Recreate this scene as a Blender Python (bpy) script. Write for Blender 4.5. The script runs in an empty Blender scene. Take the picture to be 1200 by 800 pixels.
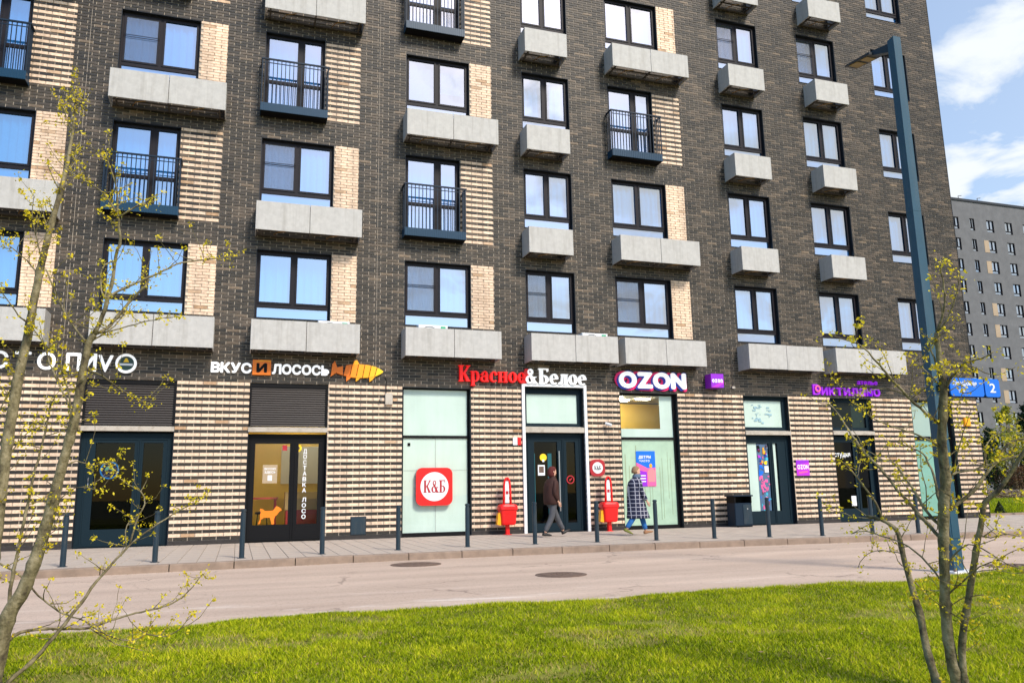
import bpy, math, random
import numpy as np
from math import sin, cos, pi, radians
from mathutils import Vector
S = bpy.context.scene
COL = S.collection
rnd = random.Random(7)
nr = np.random.RandomState(5)

# ------------------------------------------------------------------ camera
cam_d = bpy.data.cameras.new('camera'); cam = bpy.data.objects.new('camera', cam_d); COL.objects.link(cam)
cam_d.sensor_width = 36.0; cam_d.lens = 939.6*36/1200; cam_d.clip_end = 3000; cam_d.clip_start = 0.05
def _basis(yaw, tilt, roll):
    c, s = cos(yaw), sin(yaw); ct, st = cos(tilt), sin(tilt); cr, sr = cos(roll), sin(roll)
    R0 = Vector((c, -s, 0)); F = Vector((s*ct, c*ct, st)); U0 = Vector((-s*st, -c*st, ct))
    return R0*cr + U0*sr, -R0*sr + U0*cr, F
_R, _U, _F = _basis(.3280, .1869, -.01759)
from mathutils import Matrix
cam.matrix_world = Matrix(((_R.x, _U.x, -_F.x, 0), (_R.y, _U.y, -_F.y, -20.378), (_R.z, _U.z, -_F.z, 1.04), (0, 0, 0, 1)))
S.camera = cam

# ------------------------------------------------------------------ light
SUN_EL, SUN_AZ = 43.0, 158.0      # degrees; azimuth clockwise from +Y (facade faces -Y = 180)
SUN_STRENGTH, SKY_STRENGTH, EXPOSURE = 2.6, 0.15, 0.60
sd = Vector((sin(radians(SUN_AZ))*cos(radians(SUN_EL)), cos(radians(SUN_AZ))*cos(radians(SUN_EL)), sin(radians(SUN_EL))))
sun_d = bpy.data.lights.new('sun', 'SUN'); sun_d.energy = SUN_STRENGTH; sun_d.angle = radians(12); sun_d.color = (1.0, .91, .79)
sun = bpy.data.objects.new('sun', sun_d); COL.objects.link(sun)
sun.rotation_euler = (-sd).to_track_quat('-Z', 'Y').to_euler()
W = bpy.data.worlds.new('World'); S.world = W; W.use_nodes = True
nt = W.node_tree; nt.nodes.clear()
def N(nt, t, **k):
    n = nt.nodes.new(t)
    for a, b in k.items():
        if a == 'inp':
            for i, v in b.items(): n.inputs[i].default_value = v
        else: setattr(n, a, b)
    return n
out = N(nt, 'ShaderNodeOutputWorld')
sky = N(nt, 'ShaderNodeTexSky', sky_type='NISHITA', sun_disc=False, sun_elevation=radians(SUN_EL), sun_rotation=radians(SUN_AZ))
bg1 = N(nt, 'ShaderNodeBackground', inp={1: SKY_STRENGTH})
gm = N(nt, 'ShaderNodeHueSaturation', inp={'Saturation': 1.6, 'Value': 1.0})
nt.links.new(sky.outputs[0], gm.inputs['Color']); nt.links.new(gm.outputs[0], bg1.inputs[0])
bg2 = N(nt, 'ShaderNodeBackground', inp={0: (.90, .95, 1.0, 1), 1: .70})
tc = N(nt, 'ShaderNodeTexCoord'); sp = N(nt, 'ShaderNodeSeparateXYZ'); nt.links.new(tc.outputs['Generated'], sp.inputs[0])
zc = N(nt, 'ShaderNodeMath', operation='MAXIMUM', inp={1: .06}); nt.links.new(sp.outputs[2], zc.inputs[0])
za = N(nt, 'ShaderNodeMath', operation='ADD', inp={1: .25}); nt.links.new(zc.outputs[0], za.inputs[0])
dx = N(nt, 'ShaderNodeMath', operation='DIVIDE'); dy = N(nt, 'ShaderNodeMath', operation='DIVIDE')
nt.links.new(sp.outputs[0], dx.inputs[0]); nt.links.new(za.outputs[0], dx.inputs[1])
nt.links.new(sp.outputs[1], dy.inputs[0]); nt.links.new(za.outputs[0], dy.inputs[1])
cb = N(nt, 'ShaderNodeCombineXYZ'); nt.links.new(dx.outputs[0], cb.inputs[0]); nt.links.new(dy.outputs[0], cb.inputs[1])
nz = N(nt, 'ShaderNodeTexNoise', inp={'Scale': 4.6, 'Detail': 7.0, 'Roughness': .56, 'Distortion': .4}); nt.links.new(cb.outputs[0], nz.inputs['Vector'])
rp = N(nt, 'ShaderNodeMapRange', inp={1: .41, 2: .64, 3: 0.10, 4: 1.0}); rp.interpolation_type = 'SMOOTHSTEP'
bias = N(nt, 'ShaderNodeMath', operation='MULTIPLY_ADD', inp={1: .50, 2: -0.22})   # cloudier towards the south-east
nt.links.new(sp.outputs[0], bias.inputs[0])
yp = N(nt, 'ShaderNodeMath', operation='MAXIMUM', inp={1: 0.}); nt.links.new(sp.outputs[1], yp.inputs[0])
b2 = N(nt, 'ShaderNodeMath', operation='MULTIPLY_ADD', inp={1: -.17}); nt.links.new(yp.outputs[0], b2.inputs[0]); nt.links.new(bias.outputs[0], b2.inputs[2]); bias = b2
sm = N(nt, 'ShaderNodeMath', operation='ADD'); nt.links.new(nz.outputs[0], sm.inputs[0]); nt.links.new(bias.outputs[0], sm.inputs[1])
nt.links.new(sm.outputs[0], rp.inputs[0])
hx = N(nt, 'ShaderNodeMath', operation='MULTIPLY', inp={1: .68}); nt.links.new(sp.outputs[0], hx.inputs[0])   # thin haze on the sunny side
hm = N(nt, 'ShaderNodeMath', operation='MAXIMUM'); nt.links.new(hx.outputs[0], hm.inputs[0]); nt.links.new(rp.outputs[0], hm.inputs[1])
mx = N(nt, 'ShaderNodeMixShader'); nt.links.new(hm.outputs[0], mx.inputs[0]); nt.links.new(bg1.outputs[0], mx.inputs[1]); nt.links.new(bg2.outputs[0], mx.inputs[2])
nt.links.new(mx.outputs[0], out.inputs[0])
S.view_settings.view_transform = 'Standard'; S.view_settings.look = 'None'; S.view_settings.exposure = EXPOSURE; S.view_settings.gamma = 1
S.render.engine = 'CYCLES'; S.cycles.max_bounces = 6; S.cycles.transparent_max_bounces = 10; S.cycles.caustics_reflective = False; S.cycles.caustics_refractive = False

# ------------------------------------------------------------------ materials
def mat(name, col, rough=.7, metal=0., var=0., scale=8., bump=0., bscale=60., spec=.4, emit=None, estr=1., col2=None, obj_coord=True):
    m = bpy.data.materials.new(name); m.use_nodes = True; t = m.node_tree; b = t.nodes['Principled BSDF']
    b.inputs['Base Color'].default_value = (*col, 1); b.inputs['Roughness'].default_value = rough
    b.inputs['Metallic'].default_value = metal; b.inputs['Specular IOR Level'].default_value = spec
    tc = N(t, 'ShaderNodeTexCoord')
    if var or col2:
        nz = N(t, 'ShaderNodeTexNoise', inp={'Scale': scale, 'Detail': 5.0, 'Roughness': .6}); t.links.new(tc.outputs['Object'], nz.inputs['Vector'])
        cr = N(t, 'ShaderNodeValToRGB'); c2 = col2 or tuple(min(1, x*(1+var)) for x in col); c1 = col if col2 else tuple(x*(1-var) for x in col)
        cr.color_ramp.elements[0].position = .3; cr.color_ramp.elements[1].position = .7
        cr.color_ramp.elements[0].color = (*c1, 1); cr.color_ramp.elements[1].color = (*c2, 1)
        t.links.new(nz.outputs[0], cr.inputs[0]); t.links.new(cr.outputs[0], b.inputs['Base Color'])
    if bump:
        n2 = N(t, 'ShaderNodeTexNoise', inp={'Scale': bscale, 'Detail': 4.0}); t.links.new(tc.outputs['Object'], n2.inputs['Vector'])
        bp = N(t, 'ShaderNodeBump', inp={'Strength': bump, 'Distance': .01}); t.links.new(n2.outputs[0], bp.inputs['Height']); t.links.new(bp.outputs[0], b.inputs['Normal'])
    if emit: b.inputs['Emission Color'].default_value = (*emit, 1); b.inputs['Emission Strength'].default_value = estr
    return m
def brick_mat(name, stops):
    m = bpy.data.materials.new(name); m.use_nodes = True; t = m.node_tree; b = t.nodes['Principled BSDF']
    b.inputs['Roughness'].default_value = .55; b.inputs['Specular IOR Level'].default_value = .45
    at = N(t, 'ShaderNodeAttribute', attribute_name='tone'); tc = N(t, 'ShaderNodeTexCoord')
    cr = N(t, 'ShaderNodeValToRGB'); cr.color_ramp.interpolation = 'LINEAR'
    e = cr.color_ramp.elements; e[0].position = stops[0][0]; e[0].color = (*stops[0][1], 1); e[1].position = stops[-1][0]; e[1].color = (*stops[-1][1], 1)
    for p, c in stops[1:-1]:
        x = e.new(p); x.color = (*c, 1)
    t.links.new(at.outputs['Fac'], cr.inputs[0])
    nz = N(t, 'ShaderNodeTexNoise', inp={'Scale': 14.0, 'Detail': 6.0, 'Roughness': .7}); t.links.new(tc.outputs['Object'], nz.inputs['Vector'])
    mr = N(t, 'ShaderNodeMapRange', inp={1: .3, 2: .7, 3: .72, 4: 1.28}); t.links.new(nz.outputs[0], mr.inputs[0])
    n3 = N(t, 'ShaderNodeTexNoise', inp={'Scale': .45, 'Detail': 3.0}); t.links.new(tc.outputs['Object'], n3.inputs['Vector'])
    m3 = N(t, 'ShaderNodeMapRange', inp={1: .3, 2: .7, 3: .86, 4: 1.16}); t.links.new(n3.outputs[0], m3.inputs[0])
    mm0 = N(t, 'ShaderNodeMath', operation='MULTIPLY'); t.links.new(mr.outputs[0], mm0.inputs[0]); t.links.new(m3.outputs[0], mm0.inputs[1])
    mp4 = N(t, 'ShaderNodeMapping', inp={'Scale': (1.7, 1., .16)}); n4 = N(t, 'ShaderNodeTexNoise', inp={'Scale': 1.6, 'Detail': 5.0, 'Roughness': .6}); t.links.new(tc.outputs['Object'], mp4.inputs[0]); t.links.new(mp4.outputs[0], n4.inputs['Vector'])
    m4 = N(t, 'ShaderNodeMapRange', inp={1: .35, 2: .66, 3: .80, 4: 1.14}); t.links.new(n4.outputs[0], m4.inputs[0]); mm = N(t, 'ShaderNodeMath', operation='MULTIPLY'); t.links.new(mm0.outputs[0], mm.inputs[0]); t.links.new(m4.outputs[0], mm.inputs[1])
    vm = N(t, 'ShaderNodeVectorMath', operation='SCALE'); t.links.new(cr.outputs[0], vm.inputs[0]); t.links.new(mm.outputs[0], vm.inputs['Scale'])
    t.links.new(vm.outputs[0], b.inputs['Base Color'])
    bp = N(t, 'ShaderNodeBump', inp={'Strength': .5, 'Distance': .004}); n2 = N(t, 'ShaderNodeTexNoise', inp={'Scale': 90.0, 'Detail': 3.0})
    t.links.new(tc.outputs['Object'], n2.inputs['Vector']); t.links.new(n2.outputs[0], bp.inputs['Height']); t.links.new(bp.outputs[0], b.inputs['Normal'])
    return m
def glass_mat(name, tint, base, ior=1.5, rough=0.0, wavy=.0):
    m = bpy.data.materials.new(name); m.use_nodes = True; t = m.node_tree; t.nodes.clear()
    o = N(t, 'ShaderNodeOutputMaterial'); tr = N(t, 'ShaderNodeBsdfTransparent', inp={0: (*tint, 1)}); g = N(t, 'ShaderNodeBsdfGlossy', inp={0: (1, 1, 1, 1), 'Roughness': rough})
    lw = N(t, 'ShaderNodeLayerWeight', inp={0: .5}); fr = N(t, 'ShaderNodeMath', operation='POWER', inp={1: 5.0}); t.links.new(lw.outputs['Facing'], fr.inputs[0])
    mr = N(t, 'ShaderNodeMapRange', inp={1: 0., 2: 1., 3: base if base > .01 else .04, 4: 1.0}); t.links.new(fr.outputs[0], mr.inputs[0])
    mxs = N(t, 'ShaderNodeMixShader'); t.links.new(mr.outputs[0], mxs.inputs[0]); t.links.new(tr.outputs[0], mxs.inputs[1]); t.links.new(g.outputs[0], mxs.inputs[2]); t.links.new(mxs.outputs[0], o.inputs[0])
    if wavy:
        tc = N(t, 'ShaderNodeTexCoord'); n2 = N(t, 'ShaderNodeTexNoise', inp={'Scale': 1.3, 'Detail': 1.0}); t.links.new(tc.outputs['Object'], n2.inputs['Vector'])
        bp = N(t, 'ShaderNodeBump', inp={'Strength': wavy, 'Distance': .02}); t.links.new(n2.outputs[0], bp.inputs['Height']); t.links.new(bp.outputs[0], g.inputs['Normal'])
    return m
M = dict(
 dark=brick_mat('dark_clinker', [(0, (.012, .010, .008)), (.3, (.034, .026, .018)), (.6, (.072, .054, .038)), (.85, (.118, .086, .058)), (1, (.19, .135, .085))]),
 light=brick_mat('cream_brick', [(0, (.46, .28, .15)), (.14, (.62, .44, .29)), (.5, (.78, .575, .41)), (1, (.86, .67, .50))]),
 mortar=mat('mortar', (.40, .345, .28), .9, var=.18, scale=5, bump=.3),
 concrete=mat('concrete', (.30, .29, .27), .9, var=.12),
 plinth=mat('dark_plinth', (.035, .03, .028), .8, var=.2),
 frame=mat('window_frame', (.012, .010, .014), .5, spec=.2), bframe=mat('blue_black_frame', (.010, .019, .028), .38),
 reveal=mat('reveal_metal', (.014, .018, .024), .45),
 glass=glass_mat('window_glass', (.20, .60, 1.0), .50, 1.5, 0, .12), sglass=glass_mat('shop_glass', (.90, .95, .93), .0, 1.5, 0, .05), gglass=glass_mat('green_glass', (.62, .82, .72), .10, 1.5),
 dglass=glass_mat('dark_glass', (.22, .25, .26), .015, 1.5),
 frost=mat('frosted_film', (.70, .79, .74), .35, var=.04, scale=2, spec=.5), frost2=mat('green_curtain_film', (.50, .64, .50), .4, var=.12, scale=3),
 teal=mat('teal_film', (.24, .46, .38), .3, var=.1, scale=1.5),
 spandrel=mat('sill_panel', (.62, .70, .74), .5, var=.06),
 curtain=mat('white_curtain', (.80, .82, .84), .9, var=.04), curtain2=mat('cream_curtain', (.70, .66, .58), .9, var=.08), blind=mat('white_blind', (.78, .78, .76), .7),
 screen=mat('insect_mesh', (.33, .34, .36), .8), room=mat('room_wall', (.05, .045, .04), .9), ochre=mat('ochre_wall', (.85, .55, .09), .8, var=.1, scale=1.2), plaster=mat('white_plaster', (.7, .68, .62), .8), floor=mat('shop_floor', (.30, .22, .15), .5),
 panel=mat('perforated_panel', (.485, .475, .452), .55, var=.09, scale=9, spec=.3, bump=.4, bscale=90), bracket=mat('steel_bracket', (.10, .085, .07), .6, metal=.3), copper=mat('copper_pipe', (.45, .25, .08), .4, metal=.6),
 rail=mat('dark_teal_paint', (.004, .016, .034), .5, spec=.25), fascia=mat('teal_paint', (.004, .040, .085), .4, spec=.3),
 shutter=mat('roller_shutter', (.040, .034, .032), .5), ledge=mat('pale_metal', (.52, .47, .40), .45), white=mat('white_plastic', (.80, .82, .84), .4), litwhite=mat('lit_white_acrylic', (.82, .84, .86), .4, emit=(1, 1, 1), estr=.38), litred=mat('lit_red_acrylic', (.80, .012, .012), .4, emit=(1, .01, .01), estr=.30), litpurple=mat('lit_purple_acrylic', (.34, .02, .68), .4, emit=(.35, .01, .8), estr=.25), door=mat('door_paint', (.006, .018, .027), .6, spec=.15), black=mat('black_paint', (.006, .006, .007), .6, spec=.15),
 red=mat('red_enamel', (.80, .012, .012), .35), dred=mat('deep_red', (.42, .02, .03), .4), orange=mat('orange_acrylic', (.95, .22, .01), .4), amber=mat('amber_acrylic', (1., .42, .01), .4), yellow=mat('yellow_acrylic', (1., .65, .02), .4),
 blue=mat('blue_enamel', (.005, .16, .75), .35), navy=mat('navy_acrylic', (.01, .03, .35), .4), magenta=mat('magenta_acrylic', (.85, .01, .16), .4), purple=mat('purple_acrylic', (.30, .02, .62), .4), violet=mat('violet_acrylic', (.52, .03, .62), .4), pink=mat('pink_print', (.85, .12, .35), .5), cyan=mat('cyan_print', (.05, .45, .65), .4),
 chrome=mat('brushed_steel', (.55, .55, .55), .3, metal=.9), steelblue=mat('lamp_column_paint', (.024, .078, .125), .38, var=.06, scale=3), bollard=mat('bollard_paint', (.012, .030, .046), .4, var=.08), lampdark=mat('lamp_head_paint', (.02, .025, .03), .4), led=mat('led_panel', (.26, .18, .06), .4), iron=mat('cast_iron', (.15, .10, .075), .7, var=.3, scale=20, bump=.5),
 skin=mat('skin', (.62, .36, .25), .5), hairbrown=mat('brown_hair', (.07, .035, .02), .7), hairfair=mat('fair_hair', (.28, .17, .09), .7), maroon=mat('maroon_cloth', (.10, .016, .014), .85), brownjacket=mat('brown_jacket', (.040, .013, .009), .75, var=.3, scale=9, bump=.6, bscale=14), greytr=mat('grey_trousers', (.075, .078, .088), .8, var=.2, scale=8), shoe=mat('black_shoe', (.012, .01, .01), .5), jeans=mat('blue_jeans', (.02, .14, .42), .8, var=.25, scale=10), scarf=mat('slate_scarf', (.10, .15, .22), .85), olive=mat('olive_shoe', (.16, .17, .03), .7), tan=mat('tan_shoe', (.30, .15, .07), .7),
 bark=None)
def checks():
    m = bpy.data.materials.new('navy_windowpane_check'); m.use_nodes = True; t = m.node_tree; b = t.nodes['Principled BSDF']; b.inputs['Roughness'].default_value = .9
    tc = N(t, 'ShaderNodeTexCoord'); s = N(t, 'ShaderNodeSeparateXYZ'); t.links.new(tc.outputs['Object'], s.inputs[0])
    fs = []
    for ax, k in ((0, 9.), (2, 10.)):
        a = N(t, 'ShaderNodeMath', operation='MULTIPLY', inp={1: k}); t.links.new(s.outputs[ax], a.inputs[0])
        f = N(t, 'ShaderNodeMath', operation='FRACT'); t.links.new(a.outputs[0], f.inputs[0])
        l = N(t, 'ShaderNodeMath', operation='LESS_THAN', inp={1: .15}); t.links.new(f.outputs[0], l.inputs[0]); fs.append(l)
    mxx = N(t, 'ShaderNodeMath', operation='MAXIMUM'); t.links.new(fs[0].outputs[0], mxx.inputs[0]); t.links.new(fs[1].outputs[0], mxx.inputs[1])
    mi = N(t, 'ShaderNodeMix', data_type='RGBA'); mi.inputs[6].default_value = (.012, .016, .045, 1); mi.inputs[7].default_value = (.42, .42, .48, 1)
    t.links.new(mxx.outputs[0], mi.inputs[0]); t.links.new(mi.outputs[2], b.inputs['Base Color']); return m
M['check'] = checks()
def streaky(key, dark, sx=9., sz=.7, lo=.5, hi=.72, amt=.4):      # rain streaks running down a surface
    m = M[key]; t = m.node_tree; b = t.nodes['Principled BSDF']; src = b.inputs['Base Color'].links[0].from_socket if b.inputs['Base Color'].links else None
    tc = N(t, 'ShaderNodeTexCoord'); gi = N(t, 'ShaderNodeObjectInfo'); ad = N(t, 'ShaderNodeVectorMath', operation='ADD'); t.links.new(tc.outputs['Object'], ad.inputs[0]); t.links.new(gi.outputs['Location'], ad.inputs[1])
    mp = N(t, 'ShaderNodeMapping', inp={'Scale': (sx, sx, sz)}); n = N(t, 'ShaderNodeTexNoise', inp={'Scale': 1., 'Detail': 5., 'Roughness': .65}); t.links.new(ad.outputs[0], mp.inputs[0]); t.links.new(mp.outputs[0], n.inputs['Vector'])
    r = N(t, 'ShaderNodeMapRange', inp={1: lo, 2: hi, 3: 0., 4: amt}); t.links.new(n.outputs[0], r.inputs[0]); mi = N(t, 'ShaderNodeMix', data_type='RGBA'); t.links.new(r.outputs[0], mi.inputs[0])
    if src: t.links.new(src, mi.inputs[6])
    else: mi.inputs[6].default_value = b.inputs['Base Color'].default_value
    mi.inputs[7].default_value = (*dark, 1); t.links.new(mi.outputs[2], b.inputs['Base Color'])
streaky('panel', (.26, .24, .21)); streaky('frost', (.50, .60, .52), 2., .3, .45, .7, .35); streaky('bollard', (.07, .07, .065), 14, 3, .5, .75, .5); streaky('ledge', (.25, .2, .15), 6, 6, .5, .7, .5); streaky('steelblue', (.09, .12, .14), 12, .8, .5, .75, .35)

# ------------------------------------------------------------------ mesh helpers
class MB:
    def __init__(s): s.v = []; s.f = []; s.m = []
    def add(s, vs, fs, m=0):
        o = len(s.v); s.v += [tuple(p) for p in vs]; s.f += [tuple(i+o for i in f) for f in fs]; s.m += [m]*len(fs); return s
    def box(s, x0, x1, y0, y1, z0, z1, m=0):
        return s.add([(x0,y0,z0),(x1,y0,z0),(x1,y1,z0),(x0,y1,z0),(x0,y0,z1),(x1,y0,z1),(x1,y1,z1),(x0,y1,z1)],
            [(0,3,2,1),(4,5,6,7),(0,1,5,4),(1,2,6,5),(2,3,7,6),(3,0,4,7)], m)
    def bevbox(s, x0, x1, y0, y1, z0, z1, b=.01, m=0):      # front (-y) edges bevelled
        return s.add([(x0,y1,z0),(x1,y1,z0),(x1,y1,z1),(x0,y1,z1),(x0,y0+b,z0),(x1,y0+b,z0),(x1,y0+b,z1),(x0,y0+b,z1),(x0+b,y0,z0+b),(x1-b,y0,z0+b),(x1-b,y0,z1-b),(x0+b,y0,z1-b)],
            [(0,3,2,1),(0,1,5,4),(1,2,6,5),(2,3,7,6),(3,0,4,7),(4,5,9,8),(5,6,10,9),(6,7,11,10),(7,4,8,11),(8,9,10,11)], m)
    def tube(s, pts, n=8, m=0, cap=True):          # pts (x,y,z,r)
        P = [Vector(p[:3]) for p in pts]; o = len(s.v); up = None
        for i, p in enumerate(P):
            d = (P[min(i+1, len(P)-1)] - P[max(i-1, 0)]).normalized()
            if up is None: up = Vector((0,0,1)) if abs(d.z) < .9 else Vector((1,0,0))
            a = d.cross(up).normalized(); b = d.cross(a).normalized(); up = -b if False else up
            r = pts[i][3]
            for k in range(n):
                t = 2*pi*k/n; s.v.append(tuple(p + a*cos(t)*r + b*sin(t)*r))
        for i in range(len(P)-1):
            for k in range(n):
                s.f.append((o+i*n+k, o+i*n+(k+1)%n, o+(i+1)*n+(k+1)%n, o+(i+1)*n+k)); s.m.append(m)
        if cap:
            s.f.append(tuple(o+k for k in range(n))[::-1]); s.m.append(m); s.f.append(tuple(o+(len(P)-1)*n+k for k in range(n))); s.m.append(m)
        return s
    def loft(s, rings, n=14, m=0, cap=True):        # rings (cx,cy,cz,rx,ry)
        o = len(s.v)
        for cx, cy, cz, rx, ry in rings:
            for k in range(n):
                t = 2*pi*k/n; s.v.append((cx+rx*cos(t), cy+ry*sin(t), cz))
        for i in range(len(rings)-1):
            for k in range(n):
                s.f.append((o+i*n+k, o+i*n+(k+1)%n, o+(i+1)*n+(k+1)%n, o+(i+1)*n+k)); s.m.append(m)
        if cap:
            s.f.append(tuple(o+k for k in range(n))[::-1]); s.m.append(m); s.f.append(tuple(o+(len(rings)-1)*n+k for k in range(n))); s.m.append(m)
        return s
    def prism(s, pts, y0, y1, m=0):                 # polygon in xz, counter-clockwise seen from -y
        n = len(pts); o = len(s.v)
        s.v += [(x, y0, z) for x, z in pts] + [(x, y1, z) for x, z in pts]
        s.f.append(tuple(o+k for k in range(n))); s.m.append(m); s.f.append(tuple(o+n+k for k in range(n))[::-1]); s.m.append(m)
        for k in range(n):
            s.f.append((o+(k+1)%n, o+k, o+n+k, o+n+(k+1)%n)); s.m.append(m)
        return s
    def mesh(s, name, mats, smooth=False):
        me = bpy.data.meshes.new(name); me.from_pydata(s.v, [], s.f)
        for k in (mats if isinstance(mats, (list, tuple)) else [mats]): me.materials.append(M[k] if isinstance(k, str) else k)
        me.polygons.foreach_set('material_index', s.m)
        me.polygons.foreach_set('use_smooth', [bool(smooth)]*len(s.f))
        me.update(); return me
    def build(s, name, mats, parent=None, at=(0,0,0), smooth=False):
        return link(name, s.mesh(name, mats, smooth), parent, at)
def link(name, me, parent=None, at=(0,0,0)):
    o = bpy.data.objects.new(name, me); COL.objects.link(o); o.location = at
    if parent is not None: o.parent = parent
    return o
def tag(o, label=None, cat=None, group=None, kind=None):
    if label: o['label'] = label
    if cat: o['category'] = cat
    if group: o['group'] = group
    if kind: o['kind'] = kind
    return o
def thing(name, label, cat, loc=(0,0,0), group=None, rz=0):
    o = bpy.data.objects.new(name, None); COL.objects.link(o); o.location = loc; o.rotation_euler[2] = rz; o.empty_display_size = .2
    return tag(o, label, cat, group)
_kids = {}
def copy_tree(o, parent=None, loc=None):
    c = o.copy(); COL.objects.link(c); c.parent = parent
    if loc is not None: c.location = loc
    for ch in list(o.children): copy_tree(ch, c)
    return c
def big(name, verts, quads, mats, parent=None, mi=None, tone=None, smooth=False, tri=False):
    me = bpy.data.meshes.new(name); n = len(verts); q = np.asarray(quads, np.int32); k = q.shape[1]
    me.vertices.add(n); me.vertices.foreach_set('co', np.asarray(verts, np.float32).ravel())
    me.loops.add(q.size); me.loops.foreach_set('vertex_index', q.ravel())
    me.polygons.add(len(q)); me.polygons.foreach_set('loop_start', np.arange(len(q), dtype=np.int32)*k)
    for a in mats: me.materials.append(M[a] if isinstance(a, str) else a)
    if mi is not None: me.polygons.foreach_set('material_index', np.asarray(mi, np.int32))
    me.polygons.foreach_set('use_smooth', np.full(len(q), bool(smooth)))
    if tone is not None:
        a = me.attributes.new('tone', 'FLOAT', 'FACE'); a.data.foreach_set('value', np.asarray(tone, np.float32))
    me.update(calc_edges=True); me.validate()
    return link(name, me, parent)
_glyph = {}
def glyph(ch, off=0.):
    if (ch, off) not in _glyph:
        c = bpy.data.curves.new('g', 'FONT'); c.body = ch; c.extrude = .5; c.resolution_u = 5 if ord(ch) < 128 else 2; c.fill_mode = 'BOTH'
        o = bpy.data.objects.new('g', c); me = bpy.data.meshes.new_from_object(o)
        v = np.array([tuple(p.co) for p in me.vertices]); f = [tuple(p.vertices) for p in me.polygons]
        bpy.data.objects.remove(o); bpy.data.meshes.remove(me); bpy.data.curves.remove(c)
        if off > 0:      # bold: shifted copies, each a hair lower than the last so faces never coincide
            n = len(v); V = []; F = []
            for k, (a, b) in enumerate([(0, 0), (1, 0), (-1, 0), (0, 1), (0, -1), (.7, .7), (-.7, .7), (.7, -.7), (-.7, -.7)]):
                V.append(v*[1, 1, 1-.012*k]+[a*off*1.5, b*off*1.5, 0]); F += [tuple(i+k*n for i in q) for q in f]
            v = np.concatenate(V); f = F
        _glyph[(ch, off)] = (v, f)
    return _glyph[(ch, off)]
def letters(text, x0, x1, zb, h, y, depth, mt, parent, off=.02, name='letter', gap=.07, one=False, capref='В', shift=(0,0), caph=None):
    """characters of a sign between x0 and x1, baseline zb, capital height h, front face at y"""
    g = [None if c == ' ' else glyph(c, off) for c in text]
    ch = caph or (glyph(capref, off)[0][:, 1].max())
    wid = [.28 if a is None else a[0][:, 0].max()-a[0][:, 0].min() for a in g]
    tot = sum(wid) + gap*(len(g)-1); sx = (x1-x0)/tot; sz = h/ch; x = x0; mb = MB(); res = []
    for a, w in zip(g, wid):
        if a is not None:
            v, f = a; vx = (v[:, 0]-v[:, 0].min())*sx; vz = v[:, 1]*sz; vy = -v[:, 2]*depth+depth/2
            if one: mb.add([(x+p+shift[0], y+q, zb+r+shift[1]) for p, q, r in zip(vx, vy, vz)], f)
            else:
                b = MB().add(list(zip(vx, vy, vz)), f); res.append(b.build(name, mt, parent, (x+shift[0], y, zb+shift[1])))
        x += (w+gap)*sx
    if one: return mb.build(name, mt, parent)
    return res

# ================================================================== GROUND
def kerb_y(x):
    return float(np.interp(x, [-14, -5, -1, 2, 5, 8.6, 12.5, 16.8, 25, 45, 70], [-6.9, -6.12, -5.80, -5.55, -5.52, -5.58, -5.93, -6.35, -6.9, -7.6, -8.2]))
def grass_y(x):
    return float(np.interp(x, [-14, -3, 0, 3, 6, 8, 9.4, 12, 20, 40, 70], [-12.7, -12.15, -11.95, -12.1, -12.15, -12.15, -11.75, -11.6, -11.5, -11.3, -11.2])) + .05*sin(x*3.1)+.035*sin(x*7.7+1)
def sheet(name, xs, lo, hi, z, m, ny=1, zf=None, smooth=True):
    V = []; Q = []
    for i, x in enumerate(xs):
        a, b = lo(x), hi(x)
        for j in range(ny+1):
            y = a+(b-a)*j/ny; V.append((x, y, z if zf is None else zf(x, y)))
    for i in range(len(xs)-1):
        for j in range(ny): Q.append((i*(ny+1)+j, (i+1)*(ny+1)+j, (i+1)*(ny+1)+j+1, i*(ny+1)+j+1))
    o = big(name, V, Q, [m], smooth=smooth); tag(o, kind='structure'); return o
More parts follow.
